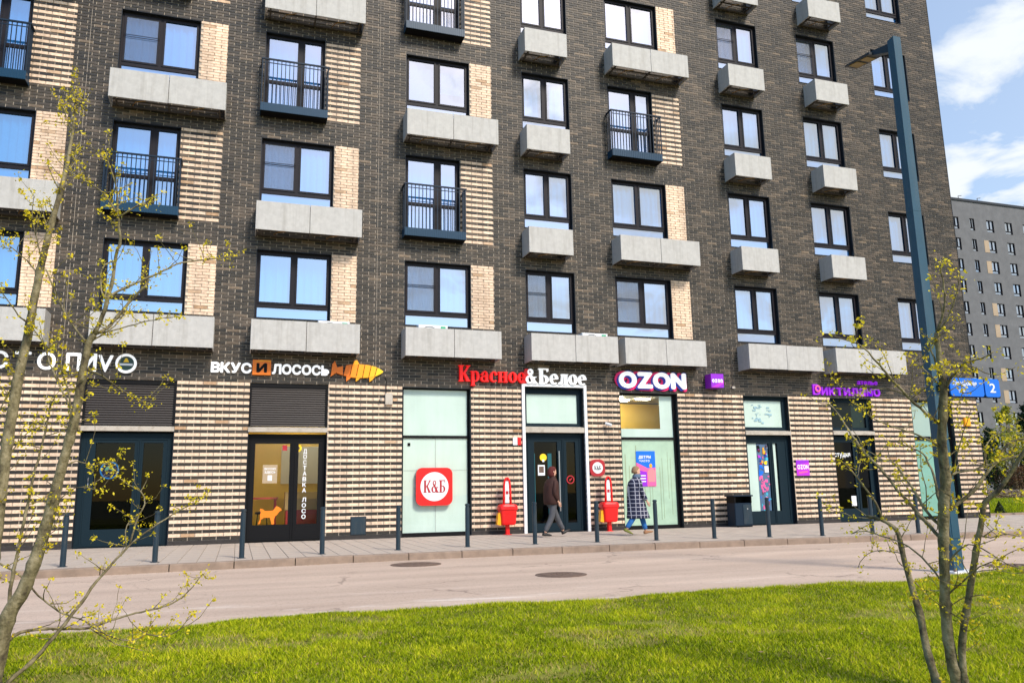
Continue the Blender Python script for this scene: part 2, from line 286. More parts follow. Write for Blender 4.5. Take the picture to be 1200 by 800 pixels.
# road material: pinkish asphalt with worn chalky patches and tyre streaks along x
def road_mat():
    m = bpy.data.materials.new('asphalt'); m.use_nodes = True; t = m.node_tree; b = t.nodes['Principled BSDF']; b.inputs['Roughness'].default_value = .85; b.inputs['Specular IOR Level'].default_value = .25
    tc = N(t, 'ShaderNodeTexCoord')
    n1 = N(t, 'ShaderNodeTexNoise', inp={'Scale': .7, 'Detail': 6.0, 'Roughness': .65}); mp = N(t, 'ShaderNodeMapping', inp={'Scale': (.35, 1.6, 1)})
    t.links.new(tc.outputs['Object'], mp.inputs[0]); t.links.new(mp.outputs[0], n1.inputs['Vector'])
    cr = N(t, 'ShaderNodeValToRGB'); cr.color_ramp.elements[0].position = .3; cr.color_ramp.elements[0].color = (.48, .365, .285, 1); cr.color_ramp.elements[1].position = .72; cr.color_ramp.elements[1].color = (.61, .475, .375, 1)
    t.links.new(n1.outputs[0], cr.inputs[0])
    n2 = N(t, 'ShaderNodeTexNoise', inp={'Scale': 160.0, 'Detail': 3.0}); t.links.new(tc.outputs['Object'], n2.inputs['Vector'])
    mr = N(t, 'ShaderNodeMapRange', inp={1: .3, 2: .7, 3: .82, 4: 1.18}); t.links.new(n2.outputs[0], mr.inputs[0])
    vm = N(t, 'ShaderNodeVectorMath', operation='SCALE'); t.links.new(cr.outputs[0], vm.inputs[0]); t.links.new(mr.outputs[0], vm.inputs['Scale'])
    # chalky streaks near the lawn edge (dried mud / worn paint)
    n3 = N(t, 'ShaderNodeTexNoise', inp={'Scale': 1.0, 'Detail': 7.0, 'Roughness': .72, 'Distortion': .6}); mp3 = N(t, 'ShaderNodeMapping', inp={'Scale': (.55, 2.6, 1)}); t.links.new(tc.outputs['Object'], mp3.inputs[0]); t.links.new(mp3.outputs[0], n3.inputs['Vector'])
    r3 = N(t, 'ShaderNodeMapRange', inp={1: .57, 2: .66, 3: 0., 4: .7}); t.links.new(n3.outputs[0], r3.inputs[0])
    s = N(t, 'ShaderNodeSeparateXYZ'); t.links.new(tc.outputs['Object'], s.inputs[0])
    ry = N(t, 'ShaderNodeMapRange', inp={1: -9.6, 2: -11.0, 3: 0., 4: 1.}); t.links.new(s.outputs[1], ry.inputs[0])
    mu = N(t, 'ShaderNodeMath', operation='MULTIPLY'); t.links.new(r3.outputs[0], mu.inputs[0]); t.links.new(ry.outputs[0], mu.inputs[1])
    mi = N(t, 'ShaderNodeMix', data_type='RGBA'); t.links.new(mu.outputs[0], mi.inputs[0]); t.links.new(vm.outputs[0], mi.inputs[6]); mi.inputs[7].default_value = (.72, .64, .56, 1)
    # cracks, darker repair patches, grit by the kerb, tyre bands
    vo = N(t, 'ShaderNodeTexVoronoi', feature='DISTANCE_TO_EDGE', inp={'Scale': .42}); nd = N(t, 'ShaderNodeTexNoise', inp={'Scale': 2.2, 'Detail': 6.}); t.links.new(tc.outputs['Object'], nd.inputs['Vector'])
    va = N(t, 'ShaderNodeVectorMath', operation='MULTIPLY_ADD'); va.inputs[1].default_value = (.9, .9, .9); t.links.new(nd.outputs['Color'], va.inputs[0]); t.links.new(tc.outputs['Object'], va.inputs[2]); t.links.new(va.outputs[0], vo.inputs['Vector'])
    ck = N(t, 'ShaderNodeMapRange', inp={1: .004, 2: .014, 3: .55, 4: 0.}); t.links.new(vo.outputs['Distance'], ck.inputs[0])
    n6 = N(t, 'ShaderNodeTexNoise', inp={'Scale': .5, 'Detail': 2.}); t.links.new(tc.outputs['Object'], n6.inputs['Vector']); k6 = N(t, 'ShaderNodeMapRange', inp={1: .48, 2: .60, 3: 0., 4: 1.}); t.links.new(n6.outputs[0], k6.inputs[0]); ckm = N(t, 'ShaderNodeMath', operation='MULTIPLY'); t.links.new(ck.outputs[0], ckm.inputs[0]); t.links.new(k6.outputs[0], ckm.inputs[1])
    m5 = N(t, 'ShaderNodeMix', data_type='RGBA'); t.links.new(ckm.outputs[0], m5.inputs[0]); t.links.new(mi.outputs[2], m5.inputs[6]); m5.inputs[7].default_value = (.16, .12, .10, 1)
    wv = N(t, 'ShaderNodeTexNoise', inp={'Scale': 1., 'Detail': 4.}); mpw = N(t, 'ShaderNodeMapping', inp={'Scale': (.06, 1.7, 1)}); t.links.new(tc.outputs['Object'], mpw.inputs[0]); t.links.new(mpw.outputs[0], wv.inputs['Vector'])
    rw = N(t, 'ShaderNodeMapRange', inp={1: .38, 2: .62, 3: .92, 4: 1.05}); t.links.new(wv.outputs[0], rw.inputs[0])
    gr = N(t, 'ShaderNodeTexNoise', inp={'Scale': 38., 'Detail': 3.}); t.links.new(tc.outputs['Object'], gr.inputs['Vector']); rg = N(t, 'ShaderNodeMapRange', inp={1: .60, 2: .66, 3: 1., 4: .72}); t.links.new(gr.outputs[0], rg.inputs[0]); mw = N(t, 'ShaderNodeMath', operation='MULTIPLY'); t.links.new(rw.outputs[0], mw.inputs[0]); t.links.new(rg.outputs[0], mw.inputs[1])
    v5 = N(t, 'ShaderNodeVectorMath', operation='SCALE'); t.links.new(m5.outputs[2], v5.inputs[0]); t.links.new(mw.outputs[0], v5.inputs['Scale']); t.links.new(v5.outputs[0], b.inputs['Base Color'])
    bp = N(t, 'ShaderNodeBump', inp={'Strength': .35, 'Distance': .006}); t.links.new(n2.outputs[0], bp.inputs['Height']); t.links.new(bp.outputs[0], b.inputs['Normal'])
    return m
M['road'] = road_mat()
M['soil'] = mat('soil', (.15, .125, .03), .95, col2=(.26, .30, .015), scale=3, bump=.5)
M['paver'] = mat('paver', (.46, .39, .325), .85, var=.14, scale=2.2, bump=.3, bscale=120, spec=.25)
M['kerbstone'] = mat('kerb_granite', (.27, .20, .15), .85, var=.2, scale=5, bump=.4, bscale=80)
M['joint'] = mat('paving_sand', (.26, .215, .17), .95, var=.15)
M['land'] = mat('land', (.16, .17, .09), .95, var=.2, scale=.1)
xs = np.concatenate([np.arange(-30, -8, 2.), np.arange(-8, 30, .5), np.arange(30, 74, 4.)])
tag(MB().add([(-1500,-1500,-.30),(1500,-1500,-.30),(1500,1500,-.30),(-1500,1500,-.30)], [(0,1,2,3)]).build('ground', 'land'), kind='structure')
sheet('road', xs, lambda x: -13.2, lambda x: kerb_y(x)+.05, -.12, 'road', ny=10)
# pavement base + pavers
pave = sheet('pavement', xs, lambda x: kerb_y(x)+.14, lambda x: .6 if x < 23.6 else 1.25, -.008, 'joint', ny=4)
def paver_geo(x0, x1, ya0, ya1, yb, g=.004, h=.008):
    x0 += g; x1 -= g; yb -= g; ya0 += g; ya1 += g; b = .006
    v = [(x0,ya0,0),(x1,ya1,0),(x1,yb,0),(x0,yb,0),(x0+b,ya0+b,h),(x1-b,ya1+b,h),(x1-b,yb-b,h),(x0+b,yb-b,h)]
    return v, [(4,5,6,7),(0,1,5,4),(1,2,6,5),(2,3,7,6),(3,0,4,7)]
PW, PL_ = .30, .60
pv = []; 
for i in range(int((40+9)/PW)):
    x0 = -9+i*PW; x1 = x0+PW; k0 = kerb_y(x0)+.16; k1 = kerb_y(x1)+.16; top = 0. if x1 < 23.3 else 1.2
    y = top - (PL_/2 if i % 2 else 0.)
    if i % 2 and y < top: pv.append((x0, x1, y, y, top))
    while y > max(k0, k1):
        yn = y-PL_
        if yn < max(k0, k1)+.12: pv.append((x0, x1, k0, k1, y)); break
        pv.append((x0, x1, yn, yn, y)); y = yn
cx, cy = 0., -20.4
pv.sort(key=lambda p: ((p[0]-1.5)**2+(p[4]-cy)**2) if p[0] > -5 else 1e9)
_pm = {}
for k, p in enumerate(pv[:290]):
    key = (round(p[2]-p[4], 3), round(p[3]-p[4], 3))
    if key not in _pm or key[0] != key[1]:
        v, f = paver_geo(0, PW, p[2]-p[4], p[3]-p[4], 0); _pm[key] = MB().add(v, f).mesh('paver', 'paver')
    link('paver', _pm[key], pave, (p[0], p[4], -.008+nr.uniform(0, .002)))
V = []; Q = []
for p in pv[290:]:
    v, f = paver_geo(p[0], p[1], p[2], p[3], p[4]); o = len(V); dz = -.008+nr.uniform(0, .002)
    V += [(a, b, c+dz) for a, b, c in v]; Q += [tuple(i+o for i in q) for q in f]
tag(big('paving', V, Q, ['paver'], pave), kind='stuff')
kerb = bpy.data.objects.new('kerb', None); COL.objects.link(kerb); kerb['kind'] = 'structure'; kerb.location = (5, -5.6, 0)
x = -12.
while x < 42:
    x1 = x+1.0; g = .008; a, b = kerb_y(x), kerb_y(x1); dz = rnd.uniform(-.004, .004)
    v = [(x+g,a,-.16),(x1-g,b,-.16),(x1-g,b+.15,-.16),(x+g,a+.15,-.16),(x+g,a,-.01+dz),(x1-g,b,-.01+dz),(x1-g,b+.15,.006+dz),(x+g,a+.15,.006+dz),(x+g,a+.02,.006+dz),(x1-g,b+.02,.006+dz)]
    MB().add([(p-5, q+5.6, r) for p, q, r in v], [(0,1,5,4),(4,5,9,8),(8,9,6,7),(1,2,6,9,5),(3,0,4,8,7),(2,3,7,6)]).build('kerb_stone', 'kerbstone', kerb)
    x = x1
# lawn
def lawn_z(x, y):
    e = min(1., max(0., (grass_y(x)-y)/.5))
    return -.125 + .085*e + .03*sin(x*1.3+.5*y)*e*.6 + .02*sin(y*2.1+x*.7)*e
xl = np.arange(-14, 50, .4)
sheet('lawn', xl, lambda x: -34., lambda x: grass_y(x), 0, 'soil', ny=70, zf=lawn_z)
def grass_mat():
    m = bpy.data.materials.new('grass_blade'); m.use_nodes = True; t = m.node_tree; b = t.nodes['Principled BSDF']; b.inputs['Roughness'].default_value = .8; b.inputs['Specular IOR Level'].default_value = .08
    at = N(t, 'ShaderNodeAttribute', attribute_name='tone'); cr = N(t, 'ShaderNodeValToRGB'); e = cr.color_ramp.elements
    e[0].color = (.035, .065, .003, 1); e[1].position = 1.; e[1].color = (.50, .40, .13, 1)
    for p, c in ((.35, (.17, .24, .006)), (.7, (.42, .50, .010)), (.92, (.70, .67, .03))):
        q = e.new(p); q.color = (*c, 1)
    t.links.new(at.outputs['Fac'], cr.inputs[0]); t.links.new(cr.outputs[0], b.inputs['Base Color'])
    tl = N(t, 'ShaderNodeBsdfTranslucent'); t.links.new(cr.outputs[0], tl.inputs[0]); ms = N(t, 'ShaderNodeMixShader', inp={0: .35})
    o = t.nodes['Material Output']; t.links.new(b.outputs[0], ms.inputs[1]); t.links.new(tl.outputs[0], ms.inputs[2]); t.links.new(ms.outputs[0], o.inputs[0]); return m
M['grass'] = grass_mat()
def vnoise(x, y, s, seed):
    r = np.random.RandomState(seed).rand(64, 64); u = (x*s) % 63; v = (y*s) % 63; i = u.astype(int); j = v.astype(int); fu = u-i; fv = v-j
    fu = fu*fu*(3-2*fu); fv = fv*fv*(3-2*fv)
    return (r[i, j]*(1-fu)+r[i+1, j]*fu)*(1-fv)+(r[i, j+1]*(1-fu)+r[i+1, j+1]*fu)*fv
def blades(n, x0, x1, y0, y1, hmin, hmax, wid, seed, edge=True):
    r = np.random.RandomState(seed); x = r.uniform(x0, x1, n); y = y0+(y1-y0)*r.rand(n); k = int(n*.65)
    rr = 2.2+12.5*r.rand(k)**1.15; th = np.radians(r.uniform(-28, 74, k)); x[:k] = np.sin(th)*rr; y[:k] = -20.4+np.cos(th)*rr; ok = (x > x0) & (x < x1); x, y = x[ok], y[ok]; n = len(x)
    gy = np.array([grass_y(a) for a in np.linspace(x0, x1, 400)]); gy = np.interp(x, np.linspace(x0, x1, 400), gy) if edge else np.full(n, 1e9)
    nzv = vnoise(x+50, y+50, 2.3, 1)*.5+vnoise(x+50, y+50, 6.5, 2)*.5; bare = vnoise(x+80, y+90, 1.1, 3)*.55+vnoise(x+80, y+90, 4.3, 4)*.45
    ok = (y < gy+.04*r.rand(n)) & (r.rand(n) > (bare < .34)*.65)
    x, y, nzv, bare = x[ok], y[ok], nzv[ok], bare[ok]; n = len(x)
    e_ = np.clip((np.interp(x, np.linspace(x0, x1, 400), [grass_y(a) for a in np.linspace(x0, x1, 400)])-y)/.5, 0, 1); z = -.125+.085*e_+.03*np.sin(x*1.3+.5*y)*e_*.6+.02*np.sin(y*2.1+x*.7)*e_
    h = (hmin+(hmax-hmin)*r.rand(n))*(.55+.9*nzv); a = r.uniform(0, 2*pi, n); lean = h*r.uniform(.3, 1.9, n); la = a+r.uniform(-.7, .7, n)+pi/2
    w = wid*r.uniform(.6, 1.4, n); dx, dy = np.cos(a)*w/2, np.sin(a)*w/2; lx, ly = np.cos(la)*lean, np.sin(la)*lean
    p = np.stack([np.stack([x-dx, y-dy, z-.006], 1), np.stack([x+dx, y+dy, z-.006], 1), np.stack([x+lx, y+ly, z+h*.95], 1)], 1)
    tris = np.arange(n)[:, None]*3+np.array([0, 1, 2])
    t = np.clip(.24+.64*nzv+.22*r.randn(n), 0, .93); dry = r.rand(n) < (.03+.35*(bare < .38)); t[dry] = 1.
    return p.reshape(-1, 3), tris, t
v1, t1, c1 = blades(1150000, -8, 22, -19.4, -11.4, .012, .038, .0085, 11)
tag(big('grass', v1, t1, ['grass'], tone=c1), label='bright yellow green spring grass covering the lawn', cat='grass', kind='stuff')

def dead_leaves(n, f, sz, seed):
    r = np.random.RandomState(seed); P = []; Q = []
    for k in range(n):
        x, y, z = f(r); a = r.uniform(0, 6.28); s_ = sz*r.uniform(.5, 1.4); o = len(P)
        for dx_, dy_ in ((-1, 0), (0, .5), (1, .1), (0, -.5)): P.append((x+s_*(dx_*cos(a)-dy_*sin(a)), y+s_*(dx_*sin(a)+dy_*cos(a)), z+r.uniform(0, .5)*s_))
        Q.append((o, o+3, o+2, o+1))
    return P, Q
M['litter'] = mat('dry_leaf', (.22, .13, .05), .9, col2=(.42, .30, .14), scale=1.5)
P_, Q_ = dead_leaves(900, lambda r: (lambda x, y: (x, y, lawn_z(x, y)+.012))(r.uniform(-4, 14), r.uniform(-18.5, -12.2)), .016, 5)
tag(big('dry_leaves', P_, Q_, ['litter']), label='small dry brown leaves scattered through the lawn', cat='leaves', kind='stuff')
def gutter(r):
    x = r.uniform(-8, 26); return (x, kerb_y(x)-abs(r.normal(0, .09))-.015, -.117) if r.rand() < .6 else (x, grass_y(x)+abs(r.normal(0, .10)), -.116)
P_, Q_ = dead_leaves(1500, gutter, .010, 6)
tag(big('road_grit', P_, Q_, ['litter']), label='grit and leaf crumbs lying along the road edges', cat='grit', kind='stuff')
# manhole covers
def manhole(x, y, r, label):
    t = thing('manhole_cover', label, 'manhole cover', (x, y, -.12), 'manhole covers in the road')
    b = MB(); b.loft([(0,0,.0,r+.07,r+.07), (0,0,.008,r+.07,r+.07), (0,0,.010,r+.05,r+.05)], 32); b.build('rim', 'iron', t)
    b = MB(); b.loft([(0,0,.006,r,r), (0,0,.014,r,r), (0,0,.016,r-.015,r-.015)], 32)
    for i in range(-4, 5):
        for j in range(-4, 5):
            if (i*i+j*j)*.0042 < (r-.05)**2*.5 and (i+j) % 2 == 0: b.box(i*.065-.022, i*.065+.022, j*.065-.022, j*.065+.022, .016, .021)
    b.build('lid', 'iron', t)
manhole(2.93, -6.5, .36, 'round rusty manhole cover beside the kerb, left one')
manhole(4.45, -9.3, .30, 'round brown manhole cover in the middle of the road')
manhole(10.7, -11.35, .33, 'round manhole cover at the lawn edge right of the lamp post')

# bollards
bproto = None
BL = [(-2.62,-5.38),(-1.27,-5.2),(.12,-5.02),(1.53,-4.78),(3.0,-4.5),(4.42,-4.4),(5.87,-4.38),(7.22,-4.5),(8.52,-4.68),(9.87,-4.8),(11.1,-5.05),(12.3,-5.3),(13.5,-5.5),(14.6,-5.7),(25.9,.75)]
BLAB = ['slim blue grey bollard leftmost of the row by the kerb', 'slim bollard in front of the left dark glass door, right side', 'slim bollard left of the door with the orange dog sticker', 'slim bollard right of the door with the orange dog sticker',
 'slim bollard at left edge of the pale window with the round red logo', 'slim bollard at right edge of the pale window with the round red logo', 'slim bollard left of the person in the brown jacket', 'slim bollard between the two walking people, before the right red bin',
 'slim bollard right of the person in the checked coat', 'slim bollard just left of the dark litter bin', 'slim bollard before the door with the colourful poster', 'slim bollard under the small purple wall sticker', 'slim bollard before the dark glass door under the purple lettering', 'slim bollard rightmost of the row, left of the lamp post', 'slim bollard beyond the building corner at the far right edge']
for (bx, by), lb in zip(BL, BLAB):
    if bproto is None:
        bproto = thing('bollard', lb, 'bollard', (bx, by, 0), 'slim bollards along the pavement')
        MB().loft([(0,0,0,.045,.045), (0,0,.78,.045,.045), (0,0,.785,.04,.04)], 16).build('post', 'bollard', bproto, smooth=False)
        MB().loft([(0,0,.785,.038,.038), (0,0,.805,.038,.038), (0,0,.806,.047,.047), (0,0,.84,.047,.047), (0,0,.852,.035,.035)], 16).build('cap', 'bollard', bproto)
        MB().loft([(0,0,.0,.075,.075), (0,0,.006,.075,.075), (0,0,.009,.06,.06)], 16).build('base_flange', 'bollard', bproto)
    else:
        c = copy_tree(bproto, None, (bx, by, 0)); c['label'] = lb
    if bx == 25.9: c.location = (bx, by, 0)

# ================================================================== APARTMENT BUILDING
C_ = 3/39.; Z0 = .026
XL, XR, ZT = -9.0, 23.28, 23.1
WINL = {0: (-6.76, -4.92, -4.25), 1: (-3.27, -1.40, -.74), 2: (.20, 2.05, 2.69), 3: (3.95, 5.78, 6.42), 4: (7.36, 8.85, None), 5: (10.12, 11.95, 12.59), 6: (14.14, 15.69, None), 7: (17.27, 18.84, None), 8: (20.42, 21.97, None)}
FR = {0: -5.20, 1: -1.72, 2: 1.75, 3: 5.49, 5: 11.64}
FROWS = {0: (3, 5), 1: (2, 4), 2: (3, 5), 3: (2, 4), 5: (3, 5)}
zt = lambda r: 7.18+3*(r-1)
OPEN = [(-7.0, -5.10, -.1, 3.795), (-3.42, -1.46, -.1, 3.795), (.18, 2.05, -.1, 3.795), (3.92, 5.75, -.1, 3.795), (7.26, 8.98, -.1, 3.872), (10.10, 11.95, -.1, 3.795), (14.17, 15.77, -.1, 3.795), (17.33, 18.91, -.1, 3.795), (20.5, 22.2, -.1, 3.795)]
OPEN = [(a, b, -1, d if abs(d-3.872) > .01 else Z0+50*C_) for a, b, c, d in OPEN]
LP = []; ST = []; WIN = []
for c, (l, r, p) in WINL.items():
    for row in range(1, 6):
        t = zt(row); fr = c in FROWS and row in FROWS[c]
        if fr:
            b = Z0+(101+39*(row-2))*C_; OPEN.append((l, FR[c], b, t)); ST.append((FR[c], p, b, t))
        else:
            b = Z0+(70+39*(row-1))*C_; OPEN.append((l, r, b, t))
            if p: LP.append((r, p, b, t))
        WIN.append((c, row, fr, l, FR[c] if fr else r, b, t))
bld = thing('apartment_building', 'dark brick apartment block with cream striped ground floor shops and grey balcony baskets', 'building', (7, 0, 0))
BX = 7.
def bpart(mb, name, mats, parent=bld, at=(0,0,0), smooth=False):      # world coords -> building space
    a = (at[0]-BX, at[1], at[2]) if parent is bld else at
    return mb.build(name, mats, parent, a, smooth)
# mortar wall with openings
def wallgrid():
    X = sorted({XL, XR} | {o[0] for o in OPEN} | {o[1] for o in OPEN}); Z = sorted({-.2, ZT} | {max(-.2, o[2]) for o in OPEN} | {o[3] for o in OPEN})
    mb = MB(); grid = {}
    for i in range(len(X)-1):
        for j in range(len(Z)-1):
            xc, zcn = (X[i]+X[i+1])/2, (Z[j]+Z[j+1])/2
            grid[i, j] = not any(o[0] < xc < o[1] and o[2] < zcn < o[3] for o in OPEN)
    for (i, j), s in grid.items():
        if s: mb.add([(X[i],0,Z[j]),(X[i+1],0,Z[j]),(X[i+1],0,Z[j+1]),(X[i],0,Z[j+1])], [(0,1,2,3)])
    d = .30
    for o in OPEN:
        a, b, c, e = o[0], o[1], max(-.2, o[2]), o[3]
        mb.add([(a,0,c),(a,d,c),(a,d,e),(a,0,e)], [(0,1,2,3)]); mb.add([(b,0,c),(b,d,c),(b,d,e),(b,0,e)], [(3,2,1,0)])
        mb.add([(a,0,e),(b,0,e),(b,d,e),(a,d,e)], [(3,2,1,0)]); mb.add([(a,0,c),(b,0,c),(b,d,c),(a,d,c)], [(0,1,2,3)])
        # outer skin behind
    mb.add([(XR,0,-.2),(XR,16,-.2),(XR,16,ZT),(XR,0,ZT)], [(0,1,2,3)]); mb.add([(XL,0,-.2),(XL,16,-.2),(XL,16,ZT),(XL,0,ZT)], [(3,2,1,0)])
    mb.add([(XL,16,-.2),(XR,16,-.2),(XR,16,ZT),(XL,16,ZT)], [(3,2,1,0)]); mb.add([(XL,0,ZT),(XR,0,ZT),(XR,16,ZT),(XL,16,ZT)], [(0,1,2,3)])
    return mb
bpart(wallgrid(), 'wall', 'mortar', at=(0,0,0)) if False else wallgrid().build('wall', 'mortar', bld, (-BX, 0, 0))
# interior: floor slabs and back walls (dark rooms)
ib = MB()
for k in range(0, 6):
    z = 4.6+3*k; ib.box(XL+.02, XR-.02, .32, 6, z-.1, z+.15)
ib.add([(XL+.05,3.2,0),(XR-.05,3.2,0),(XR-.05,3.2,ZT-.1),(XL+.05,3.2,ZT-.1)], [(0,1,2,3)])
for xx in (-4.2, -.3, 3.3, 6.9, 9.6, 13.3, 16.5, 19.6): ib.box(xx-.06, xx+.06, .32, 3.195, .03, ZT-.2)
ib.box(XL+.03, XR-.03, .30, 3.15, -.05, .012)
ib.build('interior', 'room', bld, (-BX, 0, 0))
# bricks
BLEN, BG, HG = .312, .018, .010
def course_type(k, x):
    zc_ = Z0+(k+.5)*C_
    for a, b, c, e in OPEN:
        if a < x < b and c-.001 < zc_ < e+.001: return None
    if zc_ < Z0+49*C_: return 'S'
    for a, b, c, e in LP:
        if a < x < b and c < zc_ < e: return 'L'
    for a, b, c, e in ST:
        if a < x < b and c < zc_ < e: return 'T'
    return 'D'
allX = sorted({XL, XR} | {v for o in OPEN+LP+ST for v in o[:2]})
BR = []     # x0,x1,z0,z1,light
for k in range(0, int((ZT-Z0)/C_)):
    runs = []
    for i in range(len(allX)-1):
        if allX[i+1]-allX[i] < .01: continue
        t = course_type(k, (allX[i]+allX[i+1])/2)
        if runs and runs[-1][2] == t: runs[-1][1] = allX[i+1]
        else: runs.append([allX[i], allX[i+1], t])
    for a, b, t in runs:
        if t is None: continue
        lt = t == 'L' or (t in 'ST' and k % 2 == (0 if t == 'S' else 1))
        if k == 0: lt = False
        x = a - ((k % 2)*BLEN/2) + (0.0)
        x = XL + math.floor((x-XL)/BLEN)*BLEN + (k % 2)*BLEN/2
        while x > a: x -= BLEN
        hg = (-.001 if t in 'ST' else HG*.7) if lt else (HG+.001 if t in 'ST' else HG)
        while x < b:
            u, v = max(x, a)+BG/2*(x > a), min(x+BLEN, b)-BG/2*(x+BLEN < b)
            if x <= a: u = a+.002
            if v-u > .035: BR.append((u, v, Z0+k*C_+hg/2, Z0+(k+1)*C_-hg/2, lt))
            x += BLEN
BR = np.array(BR); nb = len(BR)
dep = .013+nr.uniform(-.003, .0045, nb)+.003*(BR[:, 4] > .5)
tone = nr.beta(1.5, 2.2, nb); tone = np.where(BR[:, 4] > .5, np.where(nr.rand(nb) < .035, nr.uniform(0, .12, nb), .38+.42*tone), tone)
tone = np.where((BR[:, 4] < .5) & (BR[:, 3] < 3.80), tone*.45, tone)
def brick_v(u, v, z0, z1, d, b=.003):
    return [(u,0,z0),(v,0,z0),(v,0,z1),(u,0,z1),(u+b,-d,z0+b),(v-b,-d,z0+b),(v-b,-d,z1-b),(u+b,-d,z1-b)]
BF = [(4,5,6,7),(0,1,5,4),(1,2,6,5),(2,3,7,6),(3,0,4,7)]
sel = (BR[:, 0] > -1.46) & (BR[:, 1] < .185) & (BR[:, 3] < 3.80)
idx = np.where(sel)[0][:300]; sel = np.zeros(nb, bool); sel[idx] = True
_bm = {}
for i in idx:
    u, v, z0, z1, lt = BR[i]; key = (round(v-u, 2), round(z1-z0, 4), lt, int(tone[i]*8))
    if key not in _bm:
        b = MB().add(brick_v(0, v-u, 0, z1-z0, .0125), BF); me = b.mesh('brick', 'light' if lt > .5 else 'dark')
        a = me.attributes.new('tone', 'FLOAT', 'FACE'); a.data.foreach_set('value', [float(tone[i])]*5); _bm[key] = me
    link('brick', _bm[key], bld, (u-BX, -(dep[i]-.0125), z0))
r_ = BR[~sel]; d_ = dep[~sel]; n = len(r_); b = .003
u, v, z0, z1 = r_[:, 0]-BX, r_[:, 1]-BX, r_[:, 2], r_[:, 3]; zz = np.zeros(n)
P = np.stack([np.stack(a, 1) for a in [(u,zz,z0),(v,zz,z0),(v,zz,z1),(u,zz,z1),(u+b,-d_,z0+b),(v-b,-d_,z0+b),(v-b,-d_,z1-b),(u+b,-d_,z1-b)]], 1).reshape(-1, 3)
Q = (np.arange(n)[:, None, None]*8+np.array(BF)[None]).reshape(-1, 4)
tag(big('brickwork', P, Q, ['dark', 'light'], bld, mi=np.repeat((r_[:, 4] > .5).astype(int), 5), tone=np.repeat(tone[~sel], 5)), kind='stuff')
# corner edge trim (bluish metal) and parapet
bpart(MB().box(XR-.002, XR+.02, -.02, .03, .0, ZT), 'corner_trim', 'reveal')
# base plinth strips
gx = sorted([(o[0], o[1]) for o in OPEN if o[2] < 0]); cur = XL
for a, b2 in gx+[(XR, 0)]: MB().box(cur, a, -.02, -.0, 0, .10).build('plinth', 'plinth', bld, (-BX, 0, 0)); cur = b2
for jx in (-3.93, 3.22): MB().box(jx, jx+.009, -.0165, -.001, Z0+50*C_, ZT).build('movement_joint', 'mortar', bld, (-BX, 0, 0))
# string ledge line over ground floor, little weep vents skipped

# ------------------------------------------------------------------ windows
def curtain_mesh(w, h, seed, kind='curtain'):
    r = random.Random(seed); V = []; F = []; n = int(w/.028); x = 0; ph = r.uniform(0, 6)
    for i in range(n+1):
        x = w*i/n; y = .034*sin(x*34+ph+1.5*sin(x*5+ph))+.018*sin(x*71+2*ph)
        V += [(x, y, 0), (x, y*.8, h)]
    for i in range(n): F.append((2*i, 2*i+2, 2*i+3, 2*i+1))
    me = MB().add(V, F).mesh('curtain', kind, smooth=True); return me
def blind_mesh(w, h):
    b = MB(); z = h
    while z > .1: b.add([(0,-.012,z-.03),(w,-.012,z-.03),(w,.012,z),(0,.012,z)], [(0,1,2,3)]); z -= .036
    return b.mesh('blind', 'blind')
_wm = {}
def window_meshes(w, h):
    if w in _wm: return _wm[w]
    t = .065; m0 = w*.5-.04; m1 = w*.5+.04; tz0, tz1 = .30, .40; ya, yb = .11, .18
    f = MB(); f.box(0, w, ya, yb, 0, .05).box(0, w, ya, yb, h-t, h).box(0, t, ya+.001, yb-.001, .05, h-t).box(w-t, w, ya+.001, yb-.001, .05, h-t)
    f.box(t, w-t, ya+.001, yb-.001, tz0, tz1).box(m0, m1, ya+.002, yb-.002, tz1, h-t)
    # raised sash rails
    for a, b in ((t, m0), (m1, w-t)):
        f.box(a, b, ya-.015, ya, tz1, tz1+.045).box(a, b, ya-.015, ya, h-t-.045, h-t).box(a, a+.045, ya-.015, ya, tz1+.045, h-t-.045).box(b-.045, b, ya-.015, ya, tz1+.045, h-t-.045)
    fm = f.mesh('window', 'frame')
    def pane(a, b, c, d, y=.135): return MB().add([(a,y,c),(b,y,c),(b,y,d),(a,y,d)], [(0,1,2,3)]).mesh('pane', 'glass')
    ps = [pane(t+.03, m0-.03, tz1+.03, h-t-.03), pane(m1+.03, w-t-.03, tz1+.03, h-t-.03), pane(t, w-t, .05, tz0)]
    rv = MB(); rv.box(.0, .012, -.012, ya, 0, h).box(w-.012, w, -.012, ya, 0, h).box(.012, w-.012, -.012, ya, h-.012, h).add([(0,-.03,-.012),(w,-.03,-.012),(w,ya,.02),(0,ya,.02),(0,-.03,.0),(w,-.03,.0)], [(4,5,2,3),(0,1,5,4)])
    scr = MB().box(t+.03, m0-.03, .098, .102, tz1+.03, h-t-.03).mesh('insect_screen', 'screen')
    bar = MB().box(t, m0, .085, .0975, (h+tz1)/2+.05, (h+tz1)/2+.062).box(t, m0, .085, .0975, (h+tz1)/2+.0, (h+tz1)/2+.012).mesh('screen_bar', 'frame')
    sp = MB().box(t, w-t, .16, .175, .05, tz0).mesh('sill_panel', 'spandrel')
    _wm[w] = (fm, ps, rv.mesh('reveal', 'reveal'), scr, bar, sp, h); return _wm[w]
